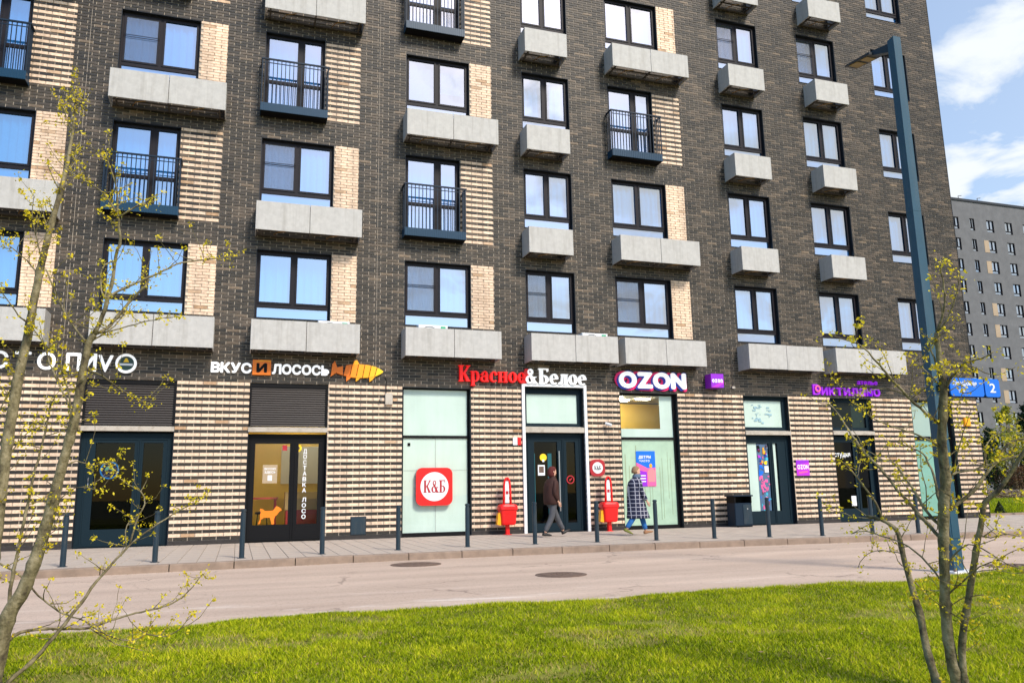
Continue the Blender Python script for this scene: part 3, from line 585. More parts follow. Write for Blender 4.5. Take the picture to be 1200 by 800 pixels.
def insect_mat():
    m = bpy.data.materials.new('insect_screen'); m.use_nodes = True; t = m.node_tree; b = t.nodes['Principled BSDF']; o = t.nodes['Material Output']
    b.inputs['Base Color'].default_value = (.10, .10, .11, 1); b.inputs['Roughness'].default_value = .8
    tr = N(t, 'ShaderNodeBsdfTransparent'); mxx = N(t, 'ShaderNodeMixShader', inp={0: .20}); t.links.new(tr.outputs[0], mxx.inputs[1]); t.links.new(b.outputs[0], mxx.inputs[2]); t.links.new(mxx.outputs[0], o.inputs[0]); return m
M['screen'] = insect_mat()
SCREENS = {(3,1), (4,1), (5,1), (2,2), (1,3), (6,4), (7,4)}
GAPS = {(4,3): .18, (6,2): .12, (7,5): .25, (5,4): .10, (2,4): .15, (3,5): .2, (8,4): .12, (0,2): .1}
BLINDS = {(3,3)}
ROOMY = {(3,1,'L'), (4,1,'L'), (5,1,'L')}
_fm = {}
def french_meshes(w, h):
    if w in _fm: return _fm[w]
    t = .06; m0 = w*.57; m1 = m0+.10; ya, yb = .11, .18; zb0, zb1 = .98, 1.08
    f = MB(); f.box(0, w, ya, yb, 0, .08).box(0, w, ya, yb, h-t, h).box(0, t, ya+.001, yb-.001, .08, h-t).box(w-t, w, ya+.001, yb-.001, .08, h-t).box(m0, m1, ya+.002, yb-.002, .08, h-t)
    for a, b in ((t, m0), (m1, w-t)):
        f.box(a, b, ya+.003, yb-.003, zb0, zb1)
        f.box(a, b, ya-.015, ya, .08, .13).box(a, b, ya-.015, ya, h-t-.045, h-t).box(a, a+.045, ya-.015, ya, .13, h-t-.045).box(b-.045, b, ya-.015, ya, .13, h-t-.045)
    fm = f.mesh('balcony_door', 'frame')
    def pane(a, b, c, d): return MB().add([(a,.135,c),(b,.135,c),(b,.135,d),(a,.135,d)], [(0,1,2,3)]).mesh('pane', 'glass')
    ps = [pane(a, b, c, d) for a, b in ((t, m0), (m1, w-t)) for c, d in ((.08, zb0), (zb1, h-t))]
    rv = MB(); rv.box(.0, .012, -.012, ya, 0, h).box(w-.012, w, -.012, ya, 0, h).box(.012, w-.012, -.012, ya, h-.012, h).box(.012, w-.012, -.012, ya, 0, .012)
    # balcony: floor tray + ribbed fascia
    D = .36; x0, x1 = -.07, w+.07; by = MB(); by.box(x0+.01, x1-.01, -D+.03, -.012, .0, .04, 1).box(x0, x1, -D, -D+.012, .0, .22).box(x0, x0+.012, -D+.012, -.012, 0, .22).box(x1-.012, x1, -D+.012, -.012, 0, .22)
    k = x0+.02
    while k < x1-.03: by.box(k, k+.02, -D-.008, -D, .005, .215); k += .06
    by = by.mesh('balcony', ['fascia', 'black'])
    ra = MB(); ra.box(x0-.02, x1+.02, -D-.01, -D+.03, 1.42, 1.46).box(x0-.02, x0+.02, -D+.03, -.012, 1.42, 1.46).box(x1-.02, x1+.02, -D+.03, -.012, 1.42, 1.46)
    ra.box(x0, x0+.03, -D, -D+.03, .22, 1.42).box(x1-.03, x1, -D, -D+.03, .22, 1.42).box(x0+.03, x1-.03, -D+.005, -D+.022, 1.33, 1.35)
    bal = MB().box(-.010, .010, -.010, .010, .22, 1.42).mesh('baluster', 'rail'); nbal = 16
    bpos = [(x0+.03+(x1-x0-.06)*(i+.5)/nbal, -D+.014) for i in range(nbal)]+[(x0+.015, -D*(j+.6)/4.) for j in range(3)]+[(x1-.015, -D*(j+.6)/4.) for j in range(3)]
    _fm[w] = (fm, ps, rv.mesh('reveal', 'reveal'), by, ra.mesh('handrail', 'rail'), bal, bpos, m0); return _fm[w]
ctint = {}
for c, row, fr, l, r, b0, t0 in WIN:
    w = round(r-l, 3); h = t0-b0
    at = (l-BX, 0, b0)
    kind = 'curtain2' if (c, row) in ((4,1), (6,3), (0,2), (7,3)) else 'curtain'
    if not fr:
        fm, ps, rv, scr, bar, sp, _ = window_meshes(w, h)
        o = link('window', fm, bld, at); link('reveal', rv, o); link('sill_panel', sp, o)
        for p in ps: link('pane', p, o)
        if (c, row) in SCREENS: link('insect_screen', scr, o); link('screen_bar', bar, o)
        if (c, row) in BLINDS:
            link('blind', blind_mesh(w*.42, h-.45), o, (.07, .26, .42)); link('blind', blind_mesh(w*.42, h-.8), o, (w*.53, .26, .77))
        elif (c, row) in GAPS:
            g_ = GAPS[(c, row)]*w; q_ = rnd.uniform(.35, .6)*(w-g_)
            link('curtain', curtain_mesh(q_, h-.04, c*10+row, kind), o, (.04, .24, .02)); link('curtain', curtain_mesh(w-.08-g_-q_, h-.04, c*10+row+500, kind), o, (.04+q_+g_, .24, .02))
        else: link('curtain', curtain_mesh(w-.08, h-.04, c*10+row, kind), o, (.04, .24, .02))
    else:
        fm, ps, rv, by, ra, bal, bpos, m0 = french_meshes(w, h)
        o = link('balcony_door', fm, bld, at); link('reveal', rv, o)
        for p in ps: link('pane', p, o)
        link('curtain', curtain_mesh(w-.06, h-.04, c*10+row, kind), o, (.03, .24, .02))
        bo = link('balcony', by, bld, (l-BX, 0, b0-.03)); link('handrail', ra, bo)
        for px, py in bpos: link('baluster', bal, bo, (px, py, 0))
# ------------------------------------------------------------------ perforated air conditioner baskets
_bk = {}
def basket(xa, xb, zb, two):
    w = round(xb-xa, 3); D = .60; h = .74
    if (w, two) not in _bk:
        br = MB()
        for q in ([.12, w-.16] + ([w/2-.02] if two else [])):
            br.box(q, q+.04, -D+.03, -.012, .02, .06)
        br.box(.03, w-.03, -D+.025, -D+.055, .02, .05).box(.03, w-.03, -.06, -.012, .02, .06).box(.06, w-.06, -D*.55, -D*.55+.05, .062, .09)
        for q in (.012, w-.037): br.box(q, q+.025, -D+.025, -.012, .64, .665)
        br.box(.04, w-.04, -D+.022, -D+.04, .655, .68)
        n = 2 if two else 1; cp = MB().tube([(-.2, -.02, .07, .012), (-.1, -.3, .055, .012), (.15, -.42, .07, .012)], 6)
        fr = []
        if two: fr = [(.0, w/2-.006), (w/2+.006, w)]
        else: fr = [(0, w)]
        pf = [MB().bevbox(0, b-a, -D, -D+.02, 0, h, .004).mesh('panel', 'panel') for a, b in fr]
        sd_ = MB().box(0, .02, -D+.021, -.012, 0, h).mesh('side_panel', 'panel')
        _bk[(w, two)] = (br.mesh('air_conditioner_basket', 'bracket'), cp.mesh('copper_pipe', 'copper'), pf, fr, sd_)
    brm, cpm, pf, fr, sdm = _bk[(w, two)]
    o = link('air_conditioner_basket', brm, bld, (xa-BX, 0, zb)); 
    for k in range(2 if two else 1): link('copper_pipe', cpm, o, (w*(k+.5)/(2 if two else 1), 0, 0))
    for m_, (a, b) in zip(pf, fr): link('panel', m_, o, (a, 0, rnd.uniform(-.006, .006)))
    link('side_panel', sdm, o, (0, 0, 0)); link('side_panel', sdm, o, (w-.02, 0, 0))
WIDE = {0: (-6.85, -4.22), 1: (-3.33, -.69), 2: (.14, 2.73), 3: (3.88, 6.44), 5: (10.06, 12.64)}
for c in WINL:
    if c == 8: continue
    for row in range(1, 6):
        if c in FROWS and row in FROWS[c]: continue
        zb = 4.51+3*(row-1)
        if c in WIDE: basket(*WIDE[c], zb, True)
        elif c == 4: basket(7.28, 9.84 if row == 1 else 8.59, zb, row == 1)
        elif c == 6: basket(14.09, 16.74 if row == 1 else 15.41, zb, row == 1)
        elif c == 7: basket(17.22 if row == 1 else 17.40, 19.92 if row == 1 else 18.71, zb, row == 1)
def ac_unit(x, z, lab, w=.78):
    t = thing('air_conditioner', lab, 'air conditioner', (x, -.33, z))
    MB().bevbox(-w/2, w/2, -.16, .14, 0, .56, .02).build('casing', 'white', t)
    b = MB(); b.loft([(0,0,0,.2,.2)], 20, cap=False)
    g = MB()
    for k in range(5):
        rr = .05+.045*k; n = 24
        vs = []
        for i in range(n):
            a = 2*pi*i/n; vs += [(-.1+rr*cos(a), -.172, .28+rr*sin(a)), (-.1+(rr+.012)*cos(a), -.172, .28+(rr+.012)*sin(a))]
        g.add(vs, [(2*i, 2*((i+1) % n), 2*((i+1) % n)+1, 2*i+1) for i in range(n)])
    g.build('fan_grille', 'black', t)
    MB().box(w/2-.19, w/2-.06, -.1635, -.1625, .44, .53).build('label_plate', mat('green_plate', (.03, .42, .22), .5), t)
ac_unit(4.62, 4.79, 'white air conditioner peeking over the first floor basket above the pale logo window')
ac_unit(9.20, 4.79, 'white air conditioner peeking over the basket above the white framed shop door')
ac_unit(2.10, 4.76, 'white air conditioner peeking over the basket above the orange fish sign')

# ================================================================== SHOP FRONTS (parts of the building)
def frame_bars(mb, bars, ya, yb):
    for a, b, c, d in bars: mb.box(a, b, ya, yb, c, d)
    return mb
def shop(name, x0, x1, ztop, fmat, bars, panes, ya=.12, yb=.19, rev='reveal'):
    """bars/panes in world x,z"""
    f = MB(); 
    for i, (a, b, c, d) in enumerate(bars): f.box(a, b, ya+.0007*i, yb-.0007*i, c, d)
    o = f.build(name, fmat, bld, (-BX, 0, 0))
    g = MB(); g.box(x0, x0+.012, -.016, ya, .0, ztop).box(x1-.012, x1, -.016, ya, .0, ztop).box(x0+.012, x1-.012, -.016, ya, ztop-.015, ztop)
    g.build('reveal', rev, o)
    for a, b, c, d, m in panes: MB().add([(a,.155,c),(b,.155,c),(b,.155,d),(a,.155,d)], [(0,1,2,3)]).build('pane', m, o)
    return o
def ledge(x0, x1, z0, z1, par):
    MB().add([(x0,-.05,z0),(x1,-.05,z0),(x1,.118,z0),(x0,.118,z0),(x0,-.06,z1-.015),(x1,-.06,z1-.015),(x1,.118,z1+.02),(x0,.118,z1+.02)], [(0,3,2,1),(4,5,6,7),(0,1,5,4),(1,2,6,5),(3,0,4,7)]).build('ledge', 'ledge', par)
def shutter(x0, x1, z0, z1):
    t = MB().box(x0, x1, .02, .10, z1-.10, z1).box(x0, x0+.05, .0, .10, z0, z1-.10).box(x1-.05, x1, .0, .10, z0, z1-.10).build('roller_shutter', 'black', bld, (-BX, 0, 0))
    MB().box(x0+.05, x1-.05, .062, .075, z0, z1-.10).build('added_backing', 'black', t)  # backing sheet added so the lamps inside don't show between the slats
    n = int((z1-.10-z0)/.055); w = x1-x0-.10
    sl = MB().add([(0,.05,0),(w,.05,0),(w,.034,.02),(0,.034,.02),(w,.046,.046),(0,.046,.046),(0,.055,.05),(w,.055,.05)], [(0,1,2,3),(3,2,4,5),(5,4,7,6)]).mesh('slat', 'shutter')
    for k in range(n): link('slat', sl, t, (x0+.05, 0, z0+k*(z1-.10-z0)/n))
def door_frame(x0, x1, zh, lp, rp, zb, zt_, fmat, paneL, paneR, foot=None):
    """double leaf door: lp/rp = pane x ranges as fractions"""
    W_ = x1-x0; a, b = x0+lp[0]*W_, x0+lp[1]*W_; c, d = x0+rp[0]*W_, x0+rp[1]*W_
    bars = [(x0+.012, x1-.012, zt_, zh), (x0+.012, a, .0, zt_), (d, x1-.012, .0, zt_), (b, c, .0, zt_), (a, b, .0, zb), (c, d, .0, zb)]
    return bars, [(a, b, zb, zt_, paneL), (c, d, zb, zt_, paneR)], (a, b, c, d)
def leaf_lines(x0, x1, z0, z1, fmat, par, y=.104):   # raised stile edges so a door leaf reads as a separate piece
    g = MB(); t = .03
    g.box(x0, x1, y, .119, z0, z0+t).box(x0, x1, y, .119, z1-t, z1).box(x0, x0+t, y, .119, z0+t, z1-t).box(x1-t, x1, y, .119, z0+t, z1-t)
    g.build('door_leaf', fmat, par)
def sticker(name, x0, x1, z0, z1, m, par, y=.148):
    return MB().box(x0, x1, y, y+.002, z0, z1).build(name, m, par)
def disc(mb, cx, cz, r, y0, y1, m=0, n=28, rz=None):
    return mb.prism([(cx+r*cos(2*pi*k/n), cz+(rz or r)*sin(2*pi*k/n)) for k in range(n)], y0, y1, m)
def rrect(x0, x1, z0, z1, r, n=6):
    p = []
    for cx, cz, a0 in ((x1-r, z0+r, -pi/2), (x1-r, z1-r, 0), (x0+r, z1-r, pi/2), (x0+r, z0+r, pi)):
        for k in range(n+1): p.append((cx+r*cos(a0+pi/2*k/n), cz+r*sin(a0+pi/2*k/n)))
    return p
def ringp(mb, cx, cz, r0, r1, y0, y1, m=0, n=32, sx=1.):
    for k in range(n):
        a, b = 2*pi*k/n, 2*pi*(k+1)/n
        mb.prism([(cx+r0*cos(a)*sx, cz+r0*sin(a)), (cx+r1*cos(a)*sx, cz+r1*sin(a)), (cx+r1*cos(b)*sx, cz+r1*sin(b)), (cx+r0*cos(b)*sx, cz+r0*sin(b))], y0, y1, m)
    return mb
# --- leftmost opening (mostly out of frame)
o = shop('shop_window', -7.0, -5.10, 3.79, 'black', [(-6.98,-5.11,0,.35), (-6.98,-5.11,3.7,3.78), (-6.98,-6.9,.35,3.7), (-5.2,-5.11,.35,3.7), (-6.9,-5.2,2.5,2.6)], [(-6.9,-5.2,.35,2.5,'dglass'), (-6.9,-5.2,2.6,3.7,'dglass')])
# --- beer shop door
shutter(-3.42, -1.46, 2.74, 3.79)
bars, ps, (a, b, c, d) = door_frame(-3.42, -1.46, 2.56, (.16, .575), (.67, .885), .40, 2.34, 'door', 'dglass', 'dglass')
o = shop('shop_door', -3.42, -1.46, 2.72, 'door', bars, ps); ledge(-3.42, -1.46, 2.60, 2.72, o)
leaf_lines(-3.30, c-.09, .03, 2.44, 'door', o); leaf_lines(c-.08, -1.56, .03, 2.44, 'door', o)
MB().tube([(-3.20,.08,1.55,.012),(-3.20,.05,1.52,.012),(-3.20,.05,1.38,.012),(-3.20,.08,1.35,.012)], 8).build('handle', 'chrome', o)
sg = MB(); ringp(sg, -2.80, 1.72, .17, .20, .20, .215); o2 = sg.build('neon_ring', mat('neon_blue', (.02, .25, .6), .4, emit=(.02, .35, .9), estr=1.2), o)
b_ = MB(); disc(b_, -2.80, 1.72, .165, .22, .23); b_.build('neon_disc', 'navy', o)
b_ = MB(); b_.prism([(-2.90,1.70),(-2.80,1.74),(-2.70,1.70),(-2.72,1.78),(-2.80,1.83),(-2.88,1.78)], .205, .214); b_.build('neon_emblem', mat('neon_green', (.2, .6, .5), .4, emit=(.3, .8, .6), estr=.9), o)
# --- salmon shop door
shutter(.18, 2.05, 2.74, 3.79)
bars, ps, (a, b, c, d) = door_frame(.18, 2.05, 2.56, (.10, .535), (.645, .90), .40, 2.33, 'black', 'sglass', 'sglass')
o = shop('shop_door', .18, 2.05, 2.72, 'black', bars, ps); ledge(.18, 2.05, 2.60, 2.72, o)
leaf_lines(.25, b+.09, .03, 2.44, 'black', o); leaf_lines(c-.09, 2.0, .03, 2.44, 'black', o)
dog = [(0,0),(.055,0),(.065,.10),(.14,.15),(.29,.15),(.33,.02),(.33,-.02),(.40,-.02),(.395,.10),(.42,.18),(.47,.22),(.52,.30),(.58,.33),(.555,.38),(.50,.42),(.44,.44),(.40,.38),(.36,.33),(.16,.32),(.12,.36),(.05,.39),(.03,.35),(.06,.30),(.04,.22),(.05,.12)]
MB().prism([(.50+x*.92, .43+z*.92) for x, z in dog], .144, .150).build('dog_sticker', 'orange', o)
sticker('menu_sticker', .56, .90, 1.38, 1.82, mat('kraft_print', (.42, .32, .20), .7), o); letters('ВКУСНО', .60, .86, 1.70, .05, .147, .002, 'white', o, one=True, name='menu_text'); letters('ЗДЕСЬ', .60, .86, 1.62, .05, .147, .002, 'white', o, one=True, name='menu_text')
sticker('menu_box', .68, .78, 1.44, 1.57, 'white', o, .145)
sticker('red_sticker', 1.00, 1.11, 2.16, 2.29, 'dred', o, .117-.01); 
b_ = MB(); disc(b_, 1.37, 2.22, .09, .142, .150); b_.build('round_yellow_sticker', 'yellow', o); b_ = MB(); ringp(b_, 1.37, 2.22, .02, .045, .138, .1415); b_.build('round_yellow_sticker_mark', 'iron', o)
zl = 2.10
for chh in 'ДОСТАВКА': 
    letters(chh, 1.50, 1.59, zl, .10, .147, .003, 'white', o, one=True, name='window_text'); zl -= .135
zl = .93
for chh in 'ЛОСОСЬ'[:4]:
    letters(chh, 1.50, 1.60, zl, .10, .147, .003, 'white', o, one=True, name='window_text'); zl -= .135
M['lamp_warm'] = mat('warm_ceiling_lamp', (1, .95, .8), .5, emit=(1, .88, .65), estr=8.0)
ib = MB(); ib.add([(-.2,2.6,.02),(3.2,2.6,.02),(3.2,2.6,3.7),(-.2,2.6,3.7)], [(0,1,2,3)]); ib.add([(-.22,.32,.02),(-.22,3.1,.02),(-.22,3.1,3.7),(-.22,.32,3.7)], [(3,2,1,0)]); ib.build('interior_wall', 'ochre', bld, (-BX,0,0))
for q, yy in ((.5, 1.0), (1.6, 1.6), (1.0, 2.2)): MB().box(q, q+.6, yy, yy+.35, 3.5, 3.55).build('ceiling_lamp', M['lamp_warm'], bld, (-BX,0,0))
MB().box(-.2, 3.2, .31, 2.6, .013, .02).build('interior_floor', 'floor', bld, (-BX,0,0))
MB().box(1.1, 2.2, 2.55, 2.59, 1.4, 2.4).build('interior_panel', 'plaster', bld, (-BX,0,0))
t = thing('bar_table', 'high dark red table inside the shop with the orange dog sticker', 'table', (.62, 1.2, .02))
MB().box(-.36, .36, -.25, .25, .98, 1.03).build('tabletop', 'dred', t)
for q in ((-.30,-.2),(.30,-.2),(-.30,.2),(.30,.2)): MB().box(q[0]-.025, q[0]+.025, q[1]-.025, q[1]+.025, 0, .98).build('leg', 'dred', t)
t = thing('bar_stool', 'black bar stool standing beneath the dark red table behind the glass door', 'stool', (.60, .75, .02))
MB().loft([(0,0,.62,.16,.16),(0,0,.66,.17,.17),(0,0,.68,.15,.15)], 16).build('seat', 'black', t)
for q in ((-1,-1),(1,-1),(-1,1),(1,1)): MB().tube([(q[0]*.16,q[1]*.16,0,.012),(q[0]*.10,q[1]*.10,.62,.012)], 6).build('leg', 'black', t)
t = thing('counter', 'low red and tan serving counter inside the shop behind the narrow door pane', 'counter', (1.75, 1.6, .02))
MB().box(-.55, .45, -.2, .3, 0, .70).build('counter_front', 'dred', t); MB().box(-.58, .48, -.22, .32, .70, 1.15).build('counter_top', mat('pine_board', (.50, .30, .12), .6), t)
# --- logo window
o = shop('shop_window', 3.92, 5.75, 3.79, 'black', [(3.934,5.736,0,.10), (3.934,5.736,3.74,3.775), (3.934,3.98,.10,3.74), (5.69,5.736,.10,3.74), (3.98,5.69,2.48,2.55)], [(3.98,5.69,.10,2.48,'sglass'), (3.98,5.69,2.55,3.74,'sglass')])
MB().box(3.96, 5.70, .165, .172, .05, 2.50).build('frosted_film', 'frost', o); MB().box(3.96, 5.70, .165, .172, 2.54, 3.76).build('frosted_film', 'frost', o)
MB().box(4.83, 4.835, .150, .1545, .11, 2.48).build('film_seam', 'concrete', o); MB().box(3.99, 5.68, .150, .1545, 1.66, 1.664).build('film_seam', 'concrete', o)
sticker('small_sticker', 4.10, 4.17, 2.28, 2.36, 'black', o)
def logo(cx, cz, w, lab, y, par=None, rim='red'):
    t = thing('logo_sign', lab, 'sign', (cx, y, cz-w/2))
    b = MB(); b.prism([(x, z+w/2) for x, z in rrect(-w/2, w/2, -w/2, w/2, w*.17)], -.09, 0.); b.build('box', rim, t)
    b = MB(); disc(b, 0, w/2, w*.385, -.096, -.0905, n=36); b.build('face_disc', 'white', t)
    return t
lg = logo(4.775, 1.245, .95, 'big rounded red box sign with white circle and letters on the pale window', .10)
# serif stroke font -------------------------------------------------
def el(cx, cz, rx, rz, tx, tz, a0=0., a1=2*pi, n=20):
    q = []
    for k in range(n):
        a, b = a0+(a1-a0)*k/n, a0+(a1-a0)*(k+1)/n
        q.append([(cx+(rx-tx)*cos(a), cz+(rz-tz)*sin(a)), (cx+rx*cos(a), cz+rz*sin(a)), (cx+rx*cos(b), cz+rz*sin(b)), (cx+(rx-tx)*cos(b), cz+(rz-tz)*sin(b))])
    return q
def rc(a, b, c, d): return [[(a, c), (b, c), (b, d), (a, d)]]
def qd(*p): return [list(p)]
T = .16; s = .04
SER = {
 'К': (.62, rc(.06,.06+T,0,1)+rc(0,.30,0,s)+rc(0,.30,1-s,1)+qd((.22,.44),(.34,.44),(.60,1-s),(.50,1-s))+qd((.24,.56),(.34,.60),(.60,s),(.42,s))+rc(.40,.64,0,s)+rc(.42,.64,1-s,1)),
 'Б': (.56, rc(.06,.06+T,0,1)+rc(0,.28,0,s)+rc(0,.52,1-s*1.6,1)+rc(.47,.52,.80,1)+el(.26,.28,.27,.28,.14,.05,-pi/2,pi/2)+rc(.2,.28,0,.05)+rc(.2,.28,.51,.56)),
 'р': (.50, rc(.05,.05+T*.9,-.26,.66)+rc(0,.26,-.26,-.26+s)+rc(0,.1,.62,.66)+el(.26,.33,.22,.345,.13,.05,-pi*.75,pi*.75)),
 'а': (.46, rc(.27,.27+T*.9,0,.46)+el(.24,.46,.17,.215,.10,.05,0,pi)+rc(.40,.46,0,s)+el(.19,.19,.19,.20,.12,.05,pi*.25,pi*1.75)+el(.10,.47,.07,.07,.07,.07,0,2*pi,10)),
 'с': (.44, el(.24,.33,.23,.345,.14,.05,pi*.28,pi*1.75)+el(.37,.50,.07,.07,.07,.07,0,2*pi,10)),
 'н': (.54, rc(.05,.05+T*.9,0,.66)+rc(.35,.35+T*.9,0,.66)+rc(.2,.35,.31,.31+s*1.2)+rc(0,.25,0,s)+rc(.30,.54,0,s)+rc(0,.25,.66-s,.66)+rc(.30,.54,.66-s,.66)),
 'о': (.48, el(.24,.33,.235,.345,.14,.05)),
 'е': (.45, el(.24,.33,.225,.345,.13,.05,0,pi*1.72)+rc(.10,.44,.32,.365)),
 'л': (.52, rc(.33,.33+T*.9,0,.66)+rc(.28,.52,0,s)+rc(.14,.52,.66-s,.66)+qd((.13,.10),(.20,.02),(.25,.64),(.18,.64))+el(.07,.07,.08,.08,.08,.08,0,2*pi,10)+el(.09,.10,.09,.10,.05,.05,-pi/2,0,6)),
 '&': (.62, el(.27,.76,.15,.22,.08,.05)+el(.24,.26,.23,.27,.13,.05,pi*.35,pi*1.9)+qd((.14,.70),(.26,.70),(.60,.03),(.44,.03))+rc(.42,.64,0,s)+qd((.48,.40),(.53,.40),(.42,.10),(.37,.14))+rc(.42,.60,.40,.44)),
}
def serif(text, x0, x1, zb, h, y0, y1, mts, par, gap=.05):
    tot = sum(SER[c][0] for c in text)+gap*(len(text)-1); sx = (x1-x0)/tot; x = x0
    for i, c in enumerate(text):
        w, polys = SER[c]; b = MB()
        for k, p in enumerate(polys): b.prism([(q[0]*sx, q[1]*h) for q in p], (y0-y1)-.0001*k, 0)
        b.build('letter', mts[i] if isinstance(mts, (list, tuple)) else mts, par, (x, y1, zb)); x += (w+gap)*sx
serif('К&Б', -.29, .29, .475-.15, .31, -.103, -.0965, 'dred', lg)
# --- white framed door
x0, x1 = 7.26, 8.98; zt2 = Z0+50*C_
bars, ps, (a, b, c, d) = door_frame(x0, x1, 2.62, (.17, .56), (.715, .87), .24, 2.40, 'door', 'dglass', 'dglass')
bars += [(x0+.012, x1-.012, 2.80, 2.90), (x0+.012, x1-.012, 3.70, 3.85), (x0+.012, x0+.10, 2.90, 3.70), (x1-.12, x1-.012, 2.90, 3.70)]
ps += [(x0+.10, x1-.12, 2.90, 3.70, 'sglass')]
o = shop('shop_door', x0, x1, zt2, 'door', bars, ps); ledge(x0, x1, 2.64, 2.79, o)
leaf_lines(x0+.10, c-.10, .03, 2.50, 'door', o); leaf_lines(c-.09, x1-.08, .03, 2.50, 'door', o)
MB().box(x0+.08, x1-.10, .165, .172, 2.86, 3.74).build('frosted_film', 'frost', o)
MB().tube([(8.25,.06,.55,.018),(8.25,.06,2.15,.018)], 10).box(8.235, 8.265, .05, .12, .75, .78).box(8.235, 8.265, .05, .12, 1.95, 1.98).build('handle', 'chrome', o)
b_ = MB(); disc(b_, 7.82, 1.98, .10, .146, .150); b_.build('round_yellow_sticker', 'yellow', o); sticker('white_notice', 7.66, 7.86, 1.50, 1.78, 'white', o); sticker('notice_photo', 7.69, 7.83, 1.57, 1.74, 'iron', o, .1465)
sticker('yellow_note', 7.79, 7.85, 1.86, 1.92, 'white', o, .1455)
for q, w_ in ((7.60, .07), (8.06, .10)): MB().box(q, q+w_, .40, .45, .45, 2.1).build('fridge_light', mat('cyan_light', (.1, .6, .7), .4, emit=(.10, .62, .72), estr=.55), o)
b_ = MB(); ringp(b_, 8.58, 1.38, .085, .115, .098, .104); b_.build('round_red_sticker', 'dred', o); MB().prism([(8.53,1.36),(8.57,1.34),(8.63,1.40),(8.61,1.43),(8.57,1.39),(8.55,1.40)], .098, .104).build('sticker_mark', 'dred', o)
fr_ = MB(); fr_.box(7.17, 7.25, -.07, -.013, 0, 3.96).box(8.99, 9.07, -.07, -.013, 0, 3.96).box(7.25, 8.99, -.07, -.013, 3.88, 3.96); fr_.build('white_surround', 'white', o)
MB().box(6.90, 7.02, -.05, -.015, 2.30, 2.50).build('alarm_box', 'white', o); MB().box(7.03, 7.12, -.06, -.015, 2.30, 2.50).build('alarm_lamp', 'red', o)
# --- parcel shop window with poster
o = shop('shop_window', 10.10, 11.95, 3.79, 'black', [(10.114,11.936,0,.10), (10.114,11.936,3.73,3.775), (10.114,10.15,.10,3.73), (11.86,11.936,.10,3.73), (10.15,11.86,2.47,2.54)], [(10.15,11.86,.10,2.47,'sglass'), (10.15,11.86,2.54,3.73,'sglass')])
MB().box(10.13, 11.88, .166, .172, .06, 2.50).build('green_film', 'frost2', o); MB().box(10.13, 11.88, .166, .172, 2.51, 2.78).build('green_film', 'frost', o); MB().box(11.45, 11.88, .168, .174, 2.781, 3.76).build('green_film', 'frost', o)
M['streak'] = mat('streak', (.36, .40, .26), .6)
for q in (10.28, 10.40, 10.62, 10.86, 11.02, 11.10, 11.36, 11.44, 11.62, 11.71): MB().box(q, q+rnd.uniform(.008, .02), .161, .1655, rnd.uniform(.2, .9), rnd.uniform(1.7, 2.4)).build('film_streak', 'streak', o)
ib = MB(); ib.add([(9.7,2.4,2.0),(13.1,2.4,2.0),(13.1,2.4,3.75),(9.7,2.4,3.75)], [(0,1,2,3)]); ib.build('interior_wall', 'ochre', bld, (-BX,0,0))
MB().box(10.7, 10.74, 2.2, 2.39, 2.0, 3.5).build('interior_panel', 'ochre', bld, (-BX,0,0))
MB().add([(9.7,.32,3.78),(13.1,.32,3.78),(13.1,2.5,3.78),(9.7,2.5,3.78)], [(3,2,1,0)]).build('interior_ceiling', 'plaster', bld, (-BX,0,0))
lm = mat('ceiling_lamp', (1, .95, .8), .5, emit=(1, .90, .68), estr=24.0)
for q, yy in ((10.25, .9), (10.75, 1.5), (11.25, 1.1), (10.6, 2.0)): MB().box(q, q+.42, yy, yy+.14, 3.735, 3.775).build('ceiling_lamp', lm, bld, (-BX,0,0))
po = thing('poster', 'blue and pink poster on the green film window behind the person in the checked coat', 'poster', (10.92, .15, 1.17))
MB().box(-.30, .30, -.004, 0, 0, .98).build('sheet', 'blue', po)
MB().prism([(-.30,0),(.30,0),(.30,.52),(.05,.50),(-.12,.58),(-.30,.66)], -.006, -.0045).build('pink_field', 'pink', po)
MB().prism([(-.30,0),(.02,0),(.02,.40),(-.30,.46)], -.0075, -.0062).build('purple_field', 'purple', po)
MB().prism([(.06,.12),(.27,.12),(.29,.42),(.20,.50),(.10,.49),(.04,.38)], -.009, -.0078).build('printed_figure', mat('rose_print', (.8, .25, .28), .6), po); b_ = MB(); disc(b_, .15, .57, .045, -.0091, -.0063, n=14, rz=.06); b_.build('printed_head', 'amber', po)
letters('ДЕТЯМ', -.22, .16, .78, .075, -.006, .002, 'white', po, one=True, off=.03, name='poster_text'); letters('ЧАСТО', -.20, .12, .68, .055, -.006, .002, 'white', po, one=True, off=.02, name='poster_text')
for q in (.12, .20, .28): MB().box(-.26, -.02, -.0091, -.0076, q, q+.03).build('poster_line', 'white', po)
